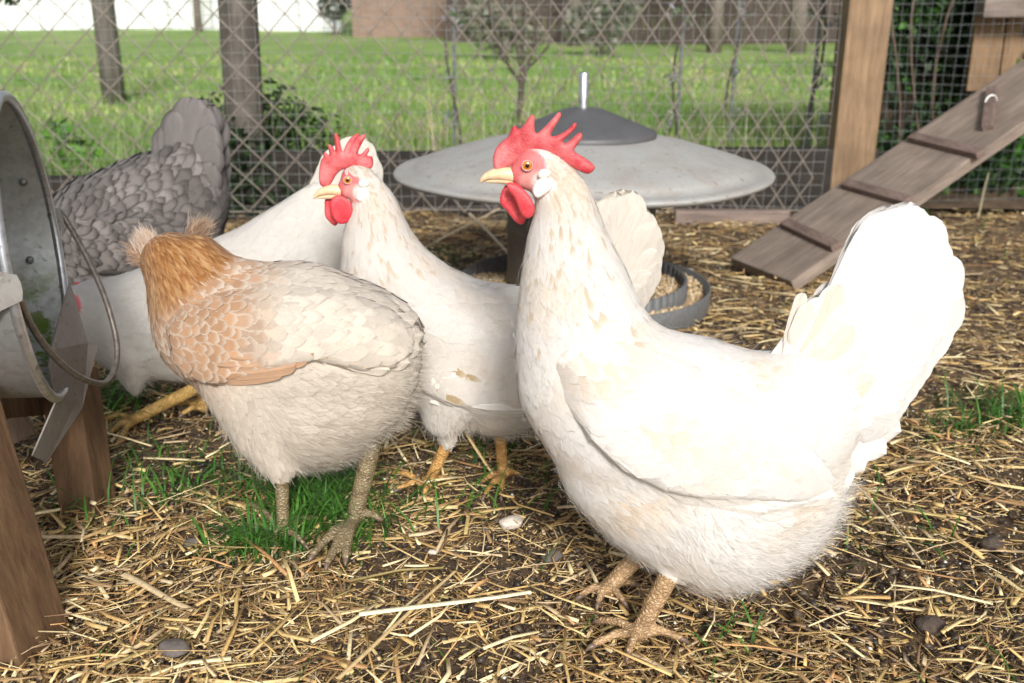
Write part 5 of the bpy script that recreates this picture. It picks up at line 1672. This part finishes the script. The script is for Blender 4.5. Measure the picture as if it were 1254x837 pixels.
# ================================================================== SMALL THINGS ON THE GROUND
def stone(px, py, rpx, mat, lab, name='stone', flat=.6, cat='stone', asp=1.3):
    g = G(px, py); r_ = rpx * depth(g) / FPX
    bm = bmesh.new(); bmesh.ops.create_icosphere(bm, subdivisions=3, radius=1)
    sx = random.random() * 10
    for v in bm.verts:
        k = 1 + .10 * math.sin(v.co.x * 3 + sx) * math.sin(v.co.y * 4 + sx) + .05 * math.sin(v.co.z * 7 + sx)
        v.co = Vector((v.co.x * r_ * asp * k, v.co.y * r_ * k, v.co.z * r_ * flat * k))
    bmesh.ops.rotate(bm, cent=(0, 0, 0), matrix=Matrix.Rotation(random.uniform(-.6, .6), 3, 'Z'), verts=bm.verts)
    bmesh.ops.translate(bm, vec=(g.x, g.y, float(gz(g.x, g.y)) + .012 + r_ * flat * .5), verts=bm.verts)
    return tag(bm_obj(name, bm, mat, None, loc=(g.x, g.y, 0), smooth=True), lab, cat)
M_PEB = mat_simple('pale_pebble', (.62, .55, .47), .5, 0, 200, .12, .3)
M_STN = mat_simple('grey_stone', (.13, .11, .10), .8, 0, 150, .3, .5)
M_CLOD = mat_simple('soil_clod', (.085, .062, .048), .95, 0, 150, .4, .9, .004)
stone(626, 652, 12, M_PEB, 'smooth pale egg-like pebble on the straw left of the big white hen', 'pebble', cat='pebble')
stone(676, 696, 11, M_STN, 'dark grey stone between the pale pebble and the big white hen feet')
stone(1214, 672, 12, M_CLOD, 'round brown clod of earth near the right edge', 'soil_clod', cat='clod')
stone(1136, 790, 15, M_CLOD, 'larger brown clod of earth near the bottom right corner', 'soil_clod', cat='clod')
stone(530, 688, 5, M_PEB, 'tiny whitish pebble on the bare soil in front of the buff hen', 'pebble', cat='pebble')
stone(236, 678, 8, M_STN, 'small blue-grey stone chip in the straw left of the grass tuft')
stone(216, 822, 15, M_STN, 'pinkish grey stone half buried in straw at the bottom left')
def stalk(px0, py0, px1, py1, w_, col, lab, z0=.022, z1=.022, name='straw_stalk'):
    p0, p1 = G(px0, py0, z0), G(px1, py1, z1)
    n = 7; V = []
    ax = (p1 - p0).normalized(); sd2 = ax.cross(Vector((0, 0, 1))).normalized(); up = sd2.cross(ax)
    for i in range(n):
        f = i / (n - 1); c = p0.lerp(p1, f) + sd2 * .003 * math.sin(f * 3 + px0) + up * .001 * math.sin(f * 5)
        ww = w_ * (1 - .25 * f)
        for (a, b_) in ((-.5, -.1), (-.3, .16), (.1, .22), (.5, .0), (.2, -.18)): V.append((c + sd2 * a * ww + up * b_ * ww)[:])
    F = [(i * 5 + j, i * 5 + (j + 1) % 5, (i + 1) * 5 + (j + 1) % 5, (i + 1) * 5 + j) for i in range(n - 1) for j in range(5)]
    me = fastmesh(name, np.array(V), np.array(F), False)
    attr_col(me, 'Col', np.tile(np.array(col), (len(V), 1)))
    return tag(link(name, me, M_STRAW, None, loc=(p0 + p1) / 2), lab, 'straw', 'stout single stalks of straw')
stalk(440, 752, 650, 724, .0075, (.78, .70, .48), 'long pale split straw lying across the middle foreground')
stalk(572, 532, 612, 590, .0058, (.62, .46, .22), 'stout yellow straw leaning by the middle hen feet', .06, .01)
stalk(150, 705, 240, 745, .0085, (.60, .47, .28), 'broad flat tan straw in the left foreground')
stalk(410, 830, 560, 700, .0050, (.60, .44, .22), 'long straight tan straw near the bottom centre', .02, .02)
stalk(1046, 592, 1130, 690, .0042, (.62, .50, .30), 'thin straw slanting on the soil behind the big white hen')
stalk(1218, 705, 1260, 724, .0065, (.66, .52, .26), 'short golden straw at the right edge')
stalk(575, 262, 640, 330, .010, (.60, .48, .34), 'grey straw stem leaning on the feeder by the fence', .05, .0)
stalk(520, 305, 610, 255, .010, (.60, .48, .32), 'tan straw stem crossing another behind the middle hen', .0, .05)
stalk(845, 330, 862, 352, .010, (.75, .72, .62), 'white stick on the straw right of the feeder tray', .02, .01)
stalk(1196, 270, 1212, 212, .006, (.36, .32, .2), 'dry grass stem standing under the ramp', .0, .1)
